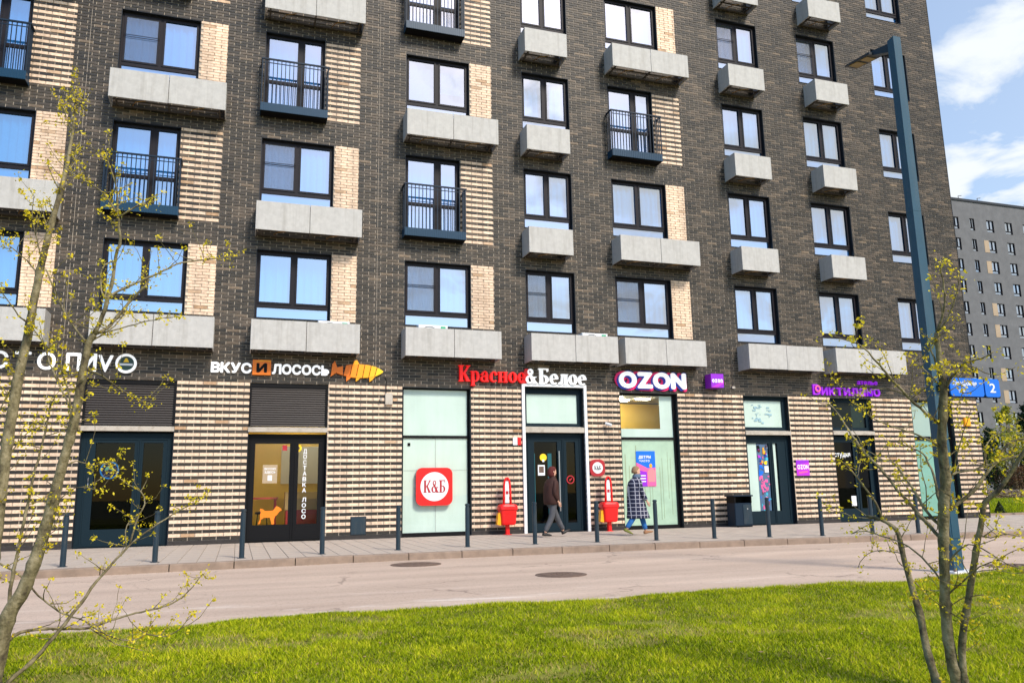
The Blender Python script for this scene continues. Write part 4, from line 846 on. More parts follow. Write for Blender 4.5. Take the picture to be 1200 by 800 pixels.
# --- door with the colourful poster
x0, x1 = 14.17, 15.77
bars, ps, (a, b, c, d) = door_frame(x0, x1, 2.60, (.08, .55), (.64, .74), .40, 2.38, 'door', 'sglass', 'sglass')
bars += [(x0+.012, x1-.012, 2.76, 2.86), (x0+.012, x1-.012, 3.66, 3.775), (x0+.012, x0+.08, 2.86, 3.66), (x1-.14, x1-.012, 2.86, 3.66)]
ps += [(x0+.08, x1-.14, 2.86, 3.66, 'sglass')]
o = shop('shop_door', x0, x1, 3.79, 'door', bars, ps); ledge(x0, x1, 2.62, 2.74, o)
leaf_lines(x0+.06, c-.05, .03, 2.48, 'door', o); leaf_lines(c-.04, x1-.10, .03, 2.48, 'door', o)
MB().box(x0+.07, x1-.12, .166, .172, 2.82, 3.72).build('frosted_film', 'frost', o); MB().box(a-.01, a+.34, .166, .172, .38, 2.4).build('green_film', 'frost', o); MB().box(c-.005, c+.12, .166, .172, .38, 2.4).build('green_film', 'frost', o)
M['sketch'] = mat('grey_sketch', (.30, .48, .56), .6)   # sketch drawing on the transom
for k in range(26):
    p = rnd.uniform(x0+.38, x0+1.02); z = rnd.uniform(2.95, 3.55); MB().box(p, p+rnd.uniform(.02, .12), .150-.00003*k, .1535, z, z+rnd.uniform(.012, .05)).build('drawing_stroke', 'sketch', o)
cols = ['cyan', 'pink', 'navy', 'maroon', 'dred', 'black', 'blue', 'cyan', 'violet', 'amber', 'greytr', 'scarf']
for k in range(74):
    p = rnd.uniform(a+.38, b-.05); z = .44+1.88*k/74.; m_ = ('pink' if .95 < z < 1.45 else ('blue' if 1.45 < z < 1.75 else rnd.choice(cols)))
    sx_, sz_ = rnd.uniform(.02, .07), rnd.uniform(.02, .09); pts = [(p+rnd.uniform(.7, 1.2)*sx_*cos(q), z+rnd.uniform(.7, 1.2)*sz_*sin(q)) for q in np.arange(rnd.random(), 2*pi, 1.6)]
    pts = [(min(max(q[0], a+.35), b-.01), max(q[1], .41)) for q in pts]
    MB().prism(pts, .1570-.0002*k, .1582-.0002*k).build('poster_patch', m_, o)
sticker('door_poster', a+.345, b-.02, .41, 2.36, mat('poster_base', (.09, .16, .30), .6), o, .1625); b_ = MB(); disc(b_, b-.14, 1.80, .055, .136, .141, n=16); b_.build('round_yellow_sticker', 'yellow', o); sticker('white_notice', b-.19, b-.05, 1.52, 1.71, 'white', o, .136)
# --- door under the purple lettering
x0, x1 = 17.33, 18.91
bars, ps, (a, b, c, d) = door_frame(x0, x1, 2.60, (.05, .52), (.62, .88), .40, 2.42, 'door', 'dglass', 'dglass')
bars += [(x0+.012, x1-.012, 2.78, 2.88), (x0+.012, x1-.012, 3.66, 3.775), (x0+.012, x0+.07, 2.88, 3.66), (x1-.14, x1-.012, 2.88, 3.66)]
ps += [(x0+.07, x1-.14, 2.88, 3.66, 'dglass')]
o = shop('shop_door', x0, x1, 3.79, 'door', bars, ps); ledge(x0, x1, 2.64, 2.76, o); leaf_lines(x0+.05, c-.05, .03, 2.48, 'door', o)
MB().box(x0+.06, x0+.95, .20, .21, 2.84, 3.70).build('transom_blind', mat('olive_blind', (.22, .24, .20), .8), o); MB().box(x0+.96, x1-.12, .205, .215, 2.84, 3.70).build('transom_blind', 'frost2', o)
letters('студия', x0+.12, x0+.72, 1.98, .11, .146, .003, 'white', o, one=True, name='window_text', caph=.55); sticker('white_notice', x0+.62, x0+.80, .48, .78, 'white', o)
# --- rightmost green window
x0, x1 = 20.5, 22.2
o = shop('shop_window', x0, x1, 3.79, 'black', [(x0+.013,x1-.013,0,.10), (x0+.013,x1-.013,3.73,3.775), (x0+.013,x0+.06,.10,3.73), (x1-.08,x1-.013,.10,3.73), (x0+.06,x1-.08,2.50,2.62)], [(x0+.06,x1-.08,.10,2.50,'sglass'), (x0+.06,x1-.08,2.62,3.73,'sglass')])
MB().box(x0+.04, x1-.06, .166, .172, .06, 2.55).build('teal_film', 'teal', o); MB().box(x0+.04, x1-.06, .166, .172, 2.58, 3.76).build('pale_film', mat('pale_grey_film', (.42, .52, .48), .4), o)
# --- small fixtures fixed to the wall
MB().bevbox(2.67, 3.03, -.04, -.013, .11, .53, .008).build('access_hatch', 'bollard', bld, (-BX,0,0)); MB().box(2.655, 3.045, -.022, -.0128, .095, .545).build('hatch_frame', 'reveal', bld, (-BX,0,0))
MB().bevbox(3.47, 3.66, -.09, -.013, 3.31, 3.60, .01).build('junction_box', 'ledge', bld, (-BX,0,0)); MB().tube([(3.50,-.03,3.60,.008),(3.50,-.03,3.95,.008),(3.46,-.05,4.05,.008)], 6).build('cable', 'black', bld, (-BX,0,0)); MB().tube([(3.36,-.04,3.46,.03),(3.36,-.14,3.43,.03)], 10).build('camera', 'ledge', bld, (-BX,0,0))
MB().tube([(9.66,-.015,2.85,.02),(9.66,-.08,2.85,.02)], 8).build('camera_mount', 'white', bld, (-BX,0,0)); MB().tube([(9.60,-.10,2.90,.04),(9.72,-.22,2.84,.045)], 10).build('camera', 'white', bld, (-BX,0,0))
MB().tube([(13.85,-.02,4.05,.012),(13.85,-.02,5.3,.012)], 6).build('conduit', 'bracket', bld, (-BX,0,0)); MB().box(13.80, 13.90, -.07, -.014, 3.98, 4.05).build('conduit_box', 'ledge', bld, (-BX,0,0))
MB().bevbox(22.62, 22.86, -.10, -.013, 2.95, 3.22, .02).build('yellow_box', 'amber', bld, (-BX,0,0))
MB().box(5.95, 6.0, -.0145, -.0135, 4.4, 22).build('movement_joint', 'mortar', bld, (-BX,0,0)) if False else None

# ================================================================== SIGNS
t = thing('shop_sign', 'white cut out letters and round emblem above the left shutter behind the bare tree', 'sign', (-4.2, -.02, 3.95))
letters('СТО', -5.34+4.2, -4.04+4.2, .03, .38, -.03, .06, 'litwhite', t, off=.012, gap=.24)
letters("ПИV", -3.83+4.2, -2.86+4.2, .02, .40, -.03, .06, 'litwhite', t, off=.015, gap=.06)
b = MB(); ringp(b, 1.62, .21, .17, .225, -.07, 0); b.build('emblem_ring', 'litwhite', t); b = MB(); disc(b, 1.62, .21, .168, -.05, 0); b.build('emblem_disc', mat('green_black', (.02, .06, .05), .4), t)
MB().box(1.48, 1.76, -.056, -.0505, .16, .21).build('emblem_bar', 'white', t); MB().prism([(1.56,.24),(1.68,.24),(1.64,.33),(1.60,.33)], -.056, -.0505).build('emblem_flame', 'yellow', t)
t = thing('shop_sign', 'white bold letters with orange square and orange fish above the salmon shop door', 'sign', (1.4, -.02, 3.95))
letters('ВКУС', -.73-1.4, .20-1.4, .08, .24, -.04, .07, 'litwhite', t, off=.028, gap=.035)
letters('ЛОСОСЬ', .68-1.4, 2.05-1.4, .08, .24, -.04, .07, 'litwhite', t, off=.028, gap=.035)
MB().box(.22-1.4, .65-1.4, -.08, -.001, .03, .40).build('orange_square', 'orange', t); letters('И', .31-1.4, .56-1.4, .10, .22, -.083, .006, 'black', t, off=.035); MB().prism([(.23-1.4,.34),(.40-1.4,.39),(.64-1.4,.39),(.64-1.4,.34),(.55-1.4,.37)], -.084, -.0805).build('square_stroke', 'amber', t)
# fish: cut body slices from orange tail to yellow head
fz = .20; prof = [(.08,.06),(.16,.09),(.30,.13),(.50,.17),(.70,.175),(.90,.16),(1.08,.12),(1.20,.06),(1.27,.01)]
def fh(q): return float(np.interp(q, [p[0] for p in prof], [p[1] for p in prof]))
fx = 2.14-1.4
fm_ = ['orange', 'orange', mat('orange_two', (1., .30, .01), .4), mat('orange_three', (1., .38, .01), .4), 'amber', mat('amber_two', (1., .52, .015), .4), 'yellow']
cuts = [.10, .27, .43, .59, .75, .91, 1.06, 1.27]
for i in range(7):
    a, b = cuts[i], cuts[i+1]-.018; sl = .06
    up = [(a+(b-a)*k/4.+sl*(1 if i else 0), fz+fh(a+(b-a)*k/4.+sl*(1 if i else 0))) for k in range(5)]; dn = [(a+(b-a)*k/4., fz-fh(a+(b-a)*k/4.)) for k in range(5)]
    if i == 6: up[-1] = (1.27, fz+.005)
    MB().prism([(fx+p, q) for p, q in dn+up[::-1]], -.07, -.0).build('fish_slice', fm_[i], t)
MB().prism([(fx-.05,fz-.16),(fx+.10,fz-.05),(fx+.12,fz+.05),(fx+.05,fz+.24),(fx-.01,fz+.16)][:5], -.068, -.001).build('fish_tail', 'orange', t)
MB().prism([(fx+.50,fz+.165),(fx+.66,fz+.175),(fx+.60,fz+.28),(fx+.53,fz+.26)], -.062, -.001).build('fish_fin', 'amber', t)
for q, m_ in ((.34, 'orange'), (.58, 'amber'), (.92, 'amber')): MB().prism([(fx+q,fz-.27),(fx+q+.07,fz-.22),(fx+q+.14,fz-.13),(fx+q+.0,fz-.13)], -.062, -.001).build('fish_fin', m_, t)
t = thing('shop_sign', 'red and white serif letters above the white framed shop door', 'sign', (7.25, -.02, 3.92))
serif('Красное', 5.40-7.25, 7.27-7.25, .05, .42, -.10, -.0, 'litred', t, gap=.045)
serif('&', 7.27-7.25, 7.60-7.25, .045, .40, -.10, -.0, 'litwhite', t); 
MB().prism([(7.15-7.25,.03),(7.30-7.25,.03),(7.42-7.25,.30),(7.36-7.25,.44),(7.27-7.25,.44)], -.05, -.003).build('red_shadow', 'red', t)
serif('Белое', 7.66-7.25, 9.06-7.25, .04, .42, -.10, -.0, 'litwhite', t, gap=.045)
t = thing('shop_sign', 'large white bold letters with blue and magenta sides above the parcel shop window', 'sign', (11.1, -.02, 3.85))
for m_, dx_, dz_, y_ in (('navy', -.06, -.035, -.03), ('magenta', -.115, .015, -.018), ('magenta', .05, -.055, -.012), ('navy', .055, .04, -.008)):
    letters('OZON', 10.07-11.1, 12.22-11.1, .09, .44, y_-.02, .035, m_, t, off=.045, gap=.04, name='letter_shadow', capref='O', shift=(dx_, dz_))
letters('OZON', 10.07-11.1, 12.22-11.1, .09, .44, -.10, .06, 'litwhite', t, off=.035, gap=.04, capref='O')
t = thing('projecting_sign', 'small purple cube sign sticking out right of the large white lettering', 'sign', (13.12, -.02, 3.93))
MB().box(-.21, .21, -.32, -.0, .03, .43).build('cube', 'purple', t); letters('ozon', -.18, .18, .18, .11, -.323, .006, 'white', t, off=.03, one=True, caph=.55, name='cube_text')
MB().prism([(-.21,.03),(.0,.03),(.21,.14),(.21,.24)], -.3225, -.3205).build('cube_stripe', 'violet', t); MB().box(-.03, .03, -.02, .008, .1, .35).build('bracket', 'black', t)
t = thing('wall_sticker', 'small purple square plate on the striped wall right of the colourful door', 'sign', (16.1, -.016, 1.41))
MB().box(-.23, .23, -.02, 0, 0, .46).build('plate', 'violet', t); letters('OZON', -.20, .20, .20, .13, -.023, .004, 'white', t, off=.03, one=True, capref='O', name='plate_text'); MB().prism([(-.16,.06),(.16,.10),(.16,.14),(-.16,.11)], -.023, -.0205).build('plate_stripe', 'pink', t); MB().prism([(-.23,.32),(.23,.40),(.23,.46),(-.23,.46)], -.022, -.0202).build('plate_band', 'purple', t)
t = thing('shop_sign', 'purple rounded letters above the dark glass door near the lamp post', 'sign', (18.0, -.02, 3.83))
letters('Виктилано', 16.70-18, 19.28-18, .04, .30, -.04, .07, 'litpurple', t, off=.011, gap=.10, caph=.70, capref='В')
letters('ателье', 18.43-18, 19.22-18, .40, .11, -.03, .05, 'litpurple', t, off=.012, caph=.54, gap=.1, name='small_letter')
b = MB(); ringp(b, 16.85-18, .22, .055, .11, -.085, -.076, n=20); b.build('letter_ring', 'pink', t)
t = thing('round_sign', 'white round ring sign on the dark brick just left of the lamp post', 'sign', (21.35, -.02, 4.0)); b = MB(); ringp(b, 0, .2, .13, .20, -.08, 0, n=28); b.build('ring', 'white', t); letters('фе', .3, .8, .05, .30, -.04, .07, 'white', t, off=.02, caph=.55)
t = thing('round_sign', 'small round red sign with white centre on the wall right of the white framed door', 'sign', (9.32, -.015, 1.46))
b = MB(); b.prism([(x, z+.225) for x, z in rrect(-.225, .225, -.225, .225, .15)], -.06, 0); b.build('box', 'dred', t); b = MB(); disc(b, 0, .225, .155, -.066, -.0605); b.build('face_disc', 'white', t); serif('К&Б', -.10, .10, .17, .11, -.070, -.0665, 'black', t)

# ================================================================== STREET THINGS
# red bins on posts
def red_bin(x, y, lab, tip):
    t = thing('litter_bin', lab, 'litter bin', (x, y, 0), 'red bins beside the white framed door')
    MB().box(-.045, .045, -.045, .045, .01, .26).build('post', 'red', t); MB().loft([(0,0,0,.11,.09),(0,0,.012,.11,.09)], 16).build('base_plate', 'red', t)
    def sq(rings, nm, m_):
        b = MB(); n = 28; o = 0
        for z_, rx_, ry_ in rings:
            for k in range(n):
                a = 2*pi*k/n; c, s2 = cos(a), sin(a); b.v.append((rx_*math.copysign(abs(c)**.38, c), -.02+ry_*math.copysign(abs(s2)**.38, s2), z_))
        for i in range(len(rings)-1):
            for k in range(n): b.f.append((i*n+k, i*n+(k+1) % n, (i+1)*n+(k+1) % n, (i+1)*n+k)); b.m.append(0)
        b.f.append(tuple(range(n))[::-1]); b.m.append(0); b.f.append(tuple((len(rings)-1)*n+k for k in range(n))); b.m.append(0); return b.build(nm, m_, t)
    sq([(.24,.14,.10),(.255,.18,.14),(.30,.195,.15),(.60,.222,.16),(.62,.222,.16)], 'bin_body', 'red')
    sq([(.622,.245,.175),(.64,.25,.18),(.71,.245,.175),(.755,.215,.15),(.772,.16,.11)], 'lid', 'red')
    for s_ in (-1, 1): MB().tube([(s_*.095,-.02,.76,.028),(s_*.088,-.02,1.05,.026),(s_*.078,-.02,1.28,.026),(s_*.060,-.02,1.37,.026),(s_*.028,-.02,1.42,.026),(0,-.02,1.432,.025)], 10).build('upright', 'red', t, smooth=True)
    MB().box(-.05, .05, -.015, .0, .80, 1.36).build('name_strip', 'white', t); MB().box(-.035, .035, -.0185, -.0155, 1.02, 1.10).build('strip_mark', 'dred', t)
    MB().loft([(0,-.01,1.36,.05,.02),(0,-.01,1.42,.045,.018),(0,-.01,1.44,.02,.01)], 12).build('top_cap', tip, t)
    MB().prism([(-.30,.26),(-.2,.24),(-.2,.58),(-.27,.54)], -.10, .05).build('side_label', 'amber', t)
    MB().tube([(.0,.05,.25,.02),(.0,.05,.75,.02)], 8).build('rear_tube', 'dred', t)
red_bin(6.62, -.30, 'red post bin with twin uprights on striped wall left of the white door frame', 'dred'); red_bin(9.49, -.33, 'red post bin with twin uprights under the small round red sign', 'black')
# dark litter bin
t = thing('litter_bin', 'dark grey box litter bin with canopy beside the door with the colourful poster', 'litter bin', (13.5, -.45, 0))
MB().bevbox(-.28, .28, -.20, .20, .03, .66, .015).build('bin_body', 'rail', t); MB().box(-.02, .26, -.212, -.2005, .08, .62).build('front_panel', 'bollard', t)
MB().box(-.28, -.25, -.2, .2, .66, .84).box(.25, .28, -.2, .2, .66, .84).box(-.25, .25, .17, .2, .66, .84).build('canopy_side', 'black', t); MB().bevbox(-.33, .31, -.24, .22, .84, .88, .01).build('canopy', 'rail', t); MB().box(-.24, .24, -.22, -.18, -.0, .03).build('base', 'black', t); b = MB(); disc(b, .12, .50, .02, -.216, -.2125, n=10); b.build('lock', 'chrome', t)

# lamp post
lp = thing('lamp_post', 'tall square blue grey lamp post with flat slanted lamp head at the lawn edge', 'lamp post', (9.33, -11.56, -.12))
b = MB(); H = 7.97
b.add([(-.084,-.072,.03),(.084,-.072,.03),(.084,.072,.03),(-.084,.072,.03),(-.070,-.062,H),(.070,-.062,H),(.070,.062,H-.02),(-.070,.062,H-.02)], [(0,3,2,1),(4,5,6,7),(0,1,5,4),(1,2,6,5),(2,3,7,6),(3,0,4,7)]); b.build('column', 'steelblue', lp)
MB().box(-.0775, .0775, -.068, .068, 5.15, 5.165).build('column_joint', 'steelblue', lp)
MB().box(-.22, .22, -.20, .20, .0, .028).build('base_plate', 'white', lp)
for s_ in (-1, 1):
    for r_2 in (-1, 1): MB().loft([(s_*.17, r_2*.16, .028, .02, .02), (s_*.17, r_2*.16, .06, .015, .015)], 8).build('bolt', 'iron', lp)
MB().bevbox(-.06, .06, -.080, -.0715, .45, .85, .004).build('service_door', 'steelblue', lp)
def arm(y0, y1, z0, z1, th, w, nm, m_, x0=0., x1=0.):
    MB().add([(x0-w/2,y0,z0),(x0+w/2,y0,z0),(x1+w/2,y1,z1),(x1-w/2,y1,z1),(x0-w/2,y0,z0+th),(x0+w/2,y0,z0+th),(x1+w/2,y1,z1+th*.5),(x1-w/2,y1,z1+th*.5)], [(0,3,2,1),(4,5,6,7),(0,1,5,4),(1,2,6,5),(2,3,7,6),(3,0,4,7)]).build(nm, m_, lp)
arm(.07, .36, H-.20, H-.10, .14, .12, 'arm', 'lampdark', 0, -.05); arm(.34, .86, H-.10, H-.04, .04, .24, 'lamp_head', 'lampdark', -.05, -.07)
for a, b_2 in ((.42, .56), (.62, .80)):
    za_ = H-.102+.06*(a-.34)/.52; zb_ = H-.102+.06*(b_2-.34)/.52; xa, xb = -.05-.02*(a-.34)/.52, -.05-.02*(b_2-.34)/.52
    MB().add([(xa-.09,a,za_),(xa+.09,a,za_),(xb+.09,b_2,zb_),(xb-.09,b_2,zb_),(xa-.09,a,za_-.008),(xa+.09,a,za_-.008),(xb+.09,b_2,zb_-.008),(xb-.09,b_2,zb_-.008)], [(0,1,2,3),(7,6,5,4),(0,4,5,1),(1,5,6,2),(2,6,7,3),(3,7,4,0)]).build('led_panel', 'led', lp)
# street name sign on the post
sg = thing('street_sign', 'blue street name sign with white lettering and number 2 on the lamp post', 'street sign', (9.33, -11.68, 2.07+.12))
sz = 2.28+.12-(2.07+.24)+.12
MB().prism([(x_+.45, z_+.14) for x_, z_ in rrect(-.31, .31, -.13, .13, .04)], -.03, -.005).build('name_plate', 'blue', sg); MB().prism([(x_+.925, z_+.14) for x_, z_ in rrect(-.14, .14, -.13, .13, .04)], -.03, -.005).build('number_plate', 'blue', sg)
MB().box(.115, 1.09, -.004, .016, .0, .275).build('backing_board', 'black', sg); MB().box(-.02, .12, .0, .02, .08, .20).build('bracket', 'black', sg)
letters('Аэродромная', .19, .63, .165, .065, -.034, .004, 'white', sg, off=.015, one=True, name='street_name'); letters('улица', .28, .40, .07, .035, -.034, .004, 'white', sg, off=.01, one=True, caph=.55, name='street_word'); letters('2', .87, .98, .075, .13, -.034, .004, 'white', sg, off=.01, one=True, capref='2', name='house_number')
sg.location = (9.33, -11.68, 2.27)

# ================================================================== BEHIND: far building, trees, hedge
M['farwall'] = mat('far_grey_brick', (.15, .152, .158), .9, var=.14, scale=.9, bump=.5, bscale=6)
M['farpatch'] = mat('far_beige_brick', (.42, .32, .22), .9, var=.12, scale=.8)
M['farglass'] = glass_mat('far_glass', (.5, .6, .7), .35)
fb = thing('apartment_building', 'long grey brick apartment block in the distance at the right with rows of small windows', 'building', (110, 60, 0))
wx = [(84.9,1.1),(88.4,.9),(91.7,1.15),(94.85,.85),(97.9,1.35),(101.35,1.35),(104.8,1.35),(108.2,.9),(111.4,1.35),(114.9,1.35),(118.3,1.15),(121.7,.9),(125,1.35),(128.5,1.35)]
Zt = 39.9
ws = [(x_, w_, 36.75-1.0-3*k) for x_, w_ in wx for k in range(12)]
def farwall():
    X = sorted({80., 132.} | {x_ for x_, w_ in wx} | {x_+w_ for x_, w_ in wx}); Z = sorted({-.2, Zt} | {w[2] for w in ws} | {w[2]+1.75 for w in ws}); mb = MB()
    for i in range(len(X)-1):
        iswin = any(abs(X[i]-a) < 1e-6 for a, _ in wx)
        for j in range(len(Z)-1):
            if iswin and any(abs(Z[j]-w[2]) < 1e-6 for w in ws): continue
            mb.add([(X[i]-110,0,Z[j]),(X[i+1]-110,0,Z[j]),(X[i+1]-110,0,Z[j+1]),(X[i]-110,0,Z[j+1])], [(0,1,2,3)])
    mb.add([(-30,0,-.2),(-30,14,-.2),(-30,14,Zt),(-30,0,Zt)], [(3,2,1,0)]).add([(22,0,-.2),(22,14,-.2),(22,14,Zt),(22,0,Zt)], [(0,1,2,3)]).add([(-30,0,Zt),(22,0,Zt),(22,14,Zt),(-30,14,Zt)], [(0,1,2,3)]).add([(-30,14,-.2),(22,14,-.2),(22,14,Zt),(-30,14,Zt)], [(3,2,1,0)])
    return mb
farwall().build('wall', 'farwall', fb); MB().box(-30.1, 22.1, -.12, .25, Zt+.002, Zt+.35).build('parapet', 'reveal', fb)
for z_ in np.arange(2.6, 39, 3.0): pass
bpm = MB().box(0, .88, -.03, -.003, 0, 1.75).mesh('beige_panel', 'farpatch')
for k in (1, 2, 4, 5, 7, 8, 10): link('beige_panel', bpm, fb, (97.0-110, 0, 35.75-3*k))
for k in (0, 3, 6, 9): link('beige_panel', bpm, fb, (107.3-110, 0, 35.75-3*k))
_fw = {}
for x_, w_, z_ in ws:
    if w_ not in _fw:
        f = MB(); f.box(0, w_, .05, .2, 0, .07).box(0, w_, .05, .2, 1.69, 1.75).box(0, .07, .051, .199, .07, 1.69).box(w_-.07, w_, .051, .199, .07, 1.69).box(w_/2-.045, w_/2+.045, .052, .198, .48, 1.69).box(.07, w_-.07, .051, .199, .40, .48)
        _fw[w_] = (f.mesh('window', 'frame'), MB().add([(.05,.15,.05),(w_-.05,.15,.05),(w_-.05,.15,1.7),(.05,.15,1.7)], [(0,1,2,3)]).mesh('pane', 'farglass'), MB().box(.02, w_-.02, .21, .24, .0, 1.75).mesh('curtain', 'curtain'), MB().box(.02, w_-.02, .21, .24, .0, 1.75).mesh('curtain', 'curtain2'))
    a = _fw[w_]; o = link('window', a[0], fb, (x_-110, 0, z_)); link('pane', a[1], o); link('curtain', a[2] if rnd.random() < .7 else a[3], o)
for q in (-20, -15.5, -12, -3): MB().tube([(q,1,Zt,.05),(q,1,Zt+1.2,.05),(q+.6,1,Zt+1.3,.05)], 6).build('roof_antenna', 'bracket', fb)
# lawn beyond the corner, path kerb, hedge
sheet('far_lawn', np.arange(25., 75, 1.), lambda x: 1.3 + max(0, (x-50))*.05, lambda x: 27., .03, 'soil', ny=10)
def far_blades():
    r = np.random.RandomState(3); n = 60000; x = 24+r.rand(n)**1.3*40; y = 1.35+r.rand(n)**1.4*25; z = np.full(n, .03); h = r.uniform(.04, .10, n)*1.3; a = r.uniform(0, 2*pi, n); w = .03
    dx_, dy_ = np.cos(a)*w/2, np.sin(a)*w/2; p = np.stack([np.stack([x-dx_, y-dy_, z], 1), np.stack([x+dx_, y+dy_, z], 1), np.stack([x+h*.4*r.randn(n), y+h*.4*r.randn(n), z+h], 1)], 1).reshape(-1, 3)
    return p, np.arange(n)[:, None]*3+np.array([0, 1, 2]), np.clip(.45+.2*r.randn(n), 0, .9)
a_, b_, c_ = far_blades(); tag(big('grass', a_, b_, ['grass'], tone=c_), label='green grass of the lawn beyond the building corner', cat='grass', kind='stuff')
tag(MB().box(23.35, 60, 1.18, 1.32, -.1, .07).build('kerb', 'kerbstone'), kind='structure')
# leaf cluster tool
def leaves(n, fn, size, seed, tone0=.5, tv=.25):
    r = np.random.RandomState(seed); p = fn(r, n); n = len(p)
    d = r.randn(n, 3); d /= np.linalg.norm(d, axis=1)[:, None]; e = r.randn(n, 3); e -= (e*d).sum(1)[:, None]*d; e /= np.linalg.norm(e, axis=1)[:, None]
    s_ = size*r.uniform(.6, 1.4, n)[:, None]
    v = np.stack([p-d*s_*.5, p+e*s_*.28, p+d*s_*.5, p-e*s_*.28], 1).reshape(-1, 3)
    return v, np.arange(n)[:, None]*4+np.arange(4), np.clip(tone0+tv*r.randn(n), 0, 1)
def leaf_mat(name, c0, c1, c2, tr=.3):
    m = bpy.data.materials.new(name); m.use_nodes = True; t = m.node_tree; b = t.nodes['Principled BSDF']; b.inputs['Roughness'].default_value = .55; b.inputs['Specular IOR Level'].default_value = .3
    at = N(t, 'ShaderNodeAttribute', attribute_name='tone'); cr = N(t, 'ShaderNodeValToRGB'); e = cr.color_ramp.elements; e[0].color = (*c0, 1); e[1].color = (*c2, 1); q = e.new(.5); q.color = (*c1, 1)
    t.links.new(at.outputs['Fac'], cr.inputs[0]); t.links.new(cr.outputs[0], b.inputs['Base Color'])
    tl = N(t, 'ShaderNodeBsdfTranslucent'); t.links.new(cr.outputs[0], tl.inputs[0]); ms = N(t, 'ShaderNodeMixShader', inp={0: tr}); o = t.nodes['Material Output']; t.links.new(b.outputs[0], ms.inputs[1]); t.links.new(tl.outputs[0], ms.inputs[2]); t.links.new(ms.outputs[0], o.inputs[0]); return m
M['bud'] = leaf_mat('spring_buds', (.36, .27, .008), (.75, .58, .015), (.92, .80, .05), .35)
M['conifer'] = leaf_mat('conifer_needles', (.008, .020, .006), (.020, .042, .012), (.05, .08, .02), .1)
M['lime'] = leaf_mat('lime_leaves', (.14, .17, .01), (.34, .34, .02), (.60, .52, .04), .3)
M['rust'] = leaf_mat('russet_twigs', (.05, .02, .012), (.12, .05, .025), (.22, .14, .04), .2)
M['hedge'] = leaf_mat('hedge_leaves', (.10, .07, .04), (.30, .22, .15), (.60, .50, .42), .2)
def bark_mat():
    m = bpy.data.materials.new('bark'); m.use_nodes = True; t = m.node_tree; b = t.nodes['Principled BSDF']; b.inputs['Roughness'].default_value = .85
    tc = N(t, 'ShaderNodeTexCoord'); n = N(t, 'ShaderNodeTexNoise', inp={'Scale': 16., 'Detail': 6., 'Roughness': .65}); mp = N(t, 'ShaderNodeMapping', inp={'Scale': (1, 1, .6)}); t.links.new(tc.outputs['Object'], mp.inputs[0]); t.links.new(mp.outputs[0], n.inputs['Vector'])
    cr = N(t, 'ShaderNodeValToRGB'); e = cr.color_ramp.elements; e[0].position = .34; e[0].color = (.045, .032, .018, 1); e[1].position = .66; e[1].color = (.30, .25, .15, 1); q = e.new(.5); q.color = (.17, .14, .07, 1)
    t.links.new(n.outputs[0], cr.inputs[0]); t.links.new(cr.outputs[0], b.inputs['Base Color']); bp = N(t, 'ShaderNodeBump', inp={'Strength': .8, 'Distance': .01}); n2 = N(t, 'ShaderNodeTexNoise', inp={'Scale': 60., 'Detail': 5.}); t.links.new(tc.outputs['Object'], n2.inputs['Vector']); t.links.new(n2.outputs[0], bp.inputs['Height']); t.links.new(bp.outputs[0], b.inputs['Normal']); return m
M['bark'] = bark_mat()
def crown(cx, cy, z0, z1, rad, shape):
    def fn(r, n):
        k = 14; cs = []
        for _ in range(k):
            h = r.rand(); rr = rad*((1-h)**.8 if shape == 'cone' else sin(pi*min(1, h*.85+.15))**.6); a = r.uniform(0, 2*pi); q = rr*r.uniform(.2, .8); cs.append((q*cos(a), q*sin(a), z0+(z1-z0)*h, max(.25, rr*.55)))
        cs = np.array(cs); i = r.randint(0, k, n); u = r.randn(n, 3)*.55
        return np.stack([cs[i, 0]+u[:, 0]*cs[i, 3], cs[i, 1]+u[:, 1]*cs[i, 3], cs[i, 2]+u[:, 2]*cs[i, 3]*.8], 1)
    return fn
def bgtree(name, lab, cat, x, y, h, rad, m_, n, size, seed, z0=.15, shape='round', grp=None):
    t = thing(name, lab, cat, (x, y, 0), grp); MB().tube([(0,0,0,.03*h),(.02*h,0,h*.4,.02*h),(0,.01*h,h*.85,.006*h)], 8).build('trunk', 'bark', t)
    r = random.Random(seed)
    lb = MB()
    for _ in range(9):
        z_ = h*r.uniform(.2, .75); a = r.uniform(0, 6.28); lb.tube([(0,0,z_,.008*h),(cos(a)*rad*.4,sin(a)*rad*.4,z_+.1*h,.004*h),(cos(a)*rad*.85,sin(a)*rad*.85,z_+.16*h,.001*h)], 5)
    lb.build('limbs', 'bark', t)
    v, q, c = leaves(n, crown(0, 0, z0*h, h, rad, shape), size, seed, .45, .25); tag(big('crown', v, q, [m_], t, tone=c), kind='stuff'); return t
bgtree('conifer_tree', 'dark evergreen tree at the far right behind the corner lawn', 'tree', 63.4, 30, 8.6, 2.3, 'conifer', 9000, .22, 21, .05, 'cone')
bgtree('conifer_tree', 'dark evergreen tree half hidden behind the yellow green tree on the right', 'tree', 60.9, 32, 6.4, 1.8, 'conifer', 7000, .22, 22, .05, 'cone')
bgtree('leafy_tree', 'small yellow green spring tree beyond the building corner on the right', 'tree', 58.9, 28.5, 7.2, 1.5, 'lime', 3600, .16, 23, .25)
bgtree('leafy_tree', 'loose yellow green tree at the far right edge of the picture', 'tree', 66.5, 29, 9.0, 2.4, 'lime', 5000, .18, 24, .2)
bgtree('shrub', 'russet leafless shrub behind the pale hedge at the right', 'shrub', 58.9, 27.9, 2.6, 1.5, 'rust', 3500, .10, 25, .02)
bgtree('shrub', 'olive green shrub beneath the dark evergreens at the right', 'shrub', 62.3, 27.8, 2.4, 1.8, 'lime', 2800, .10, 26, .02)
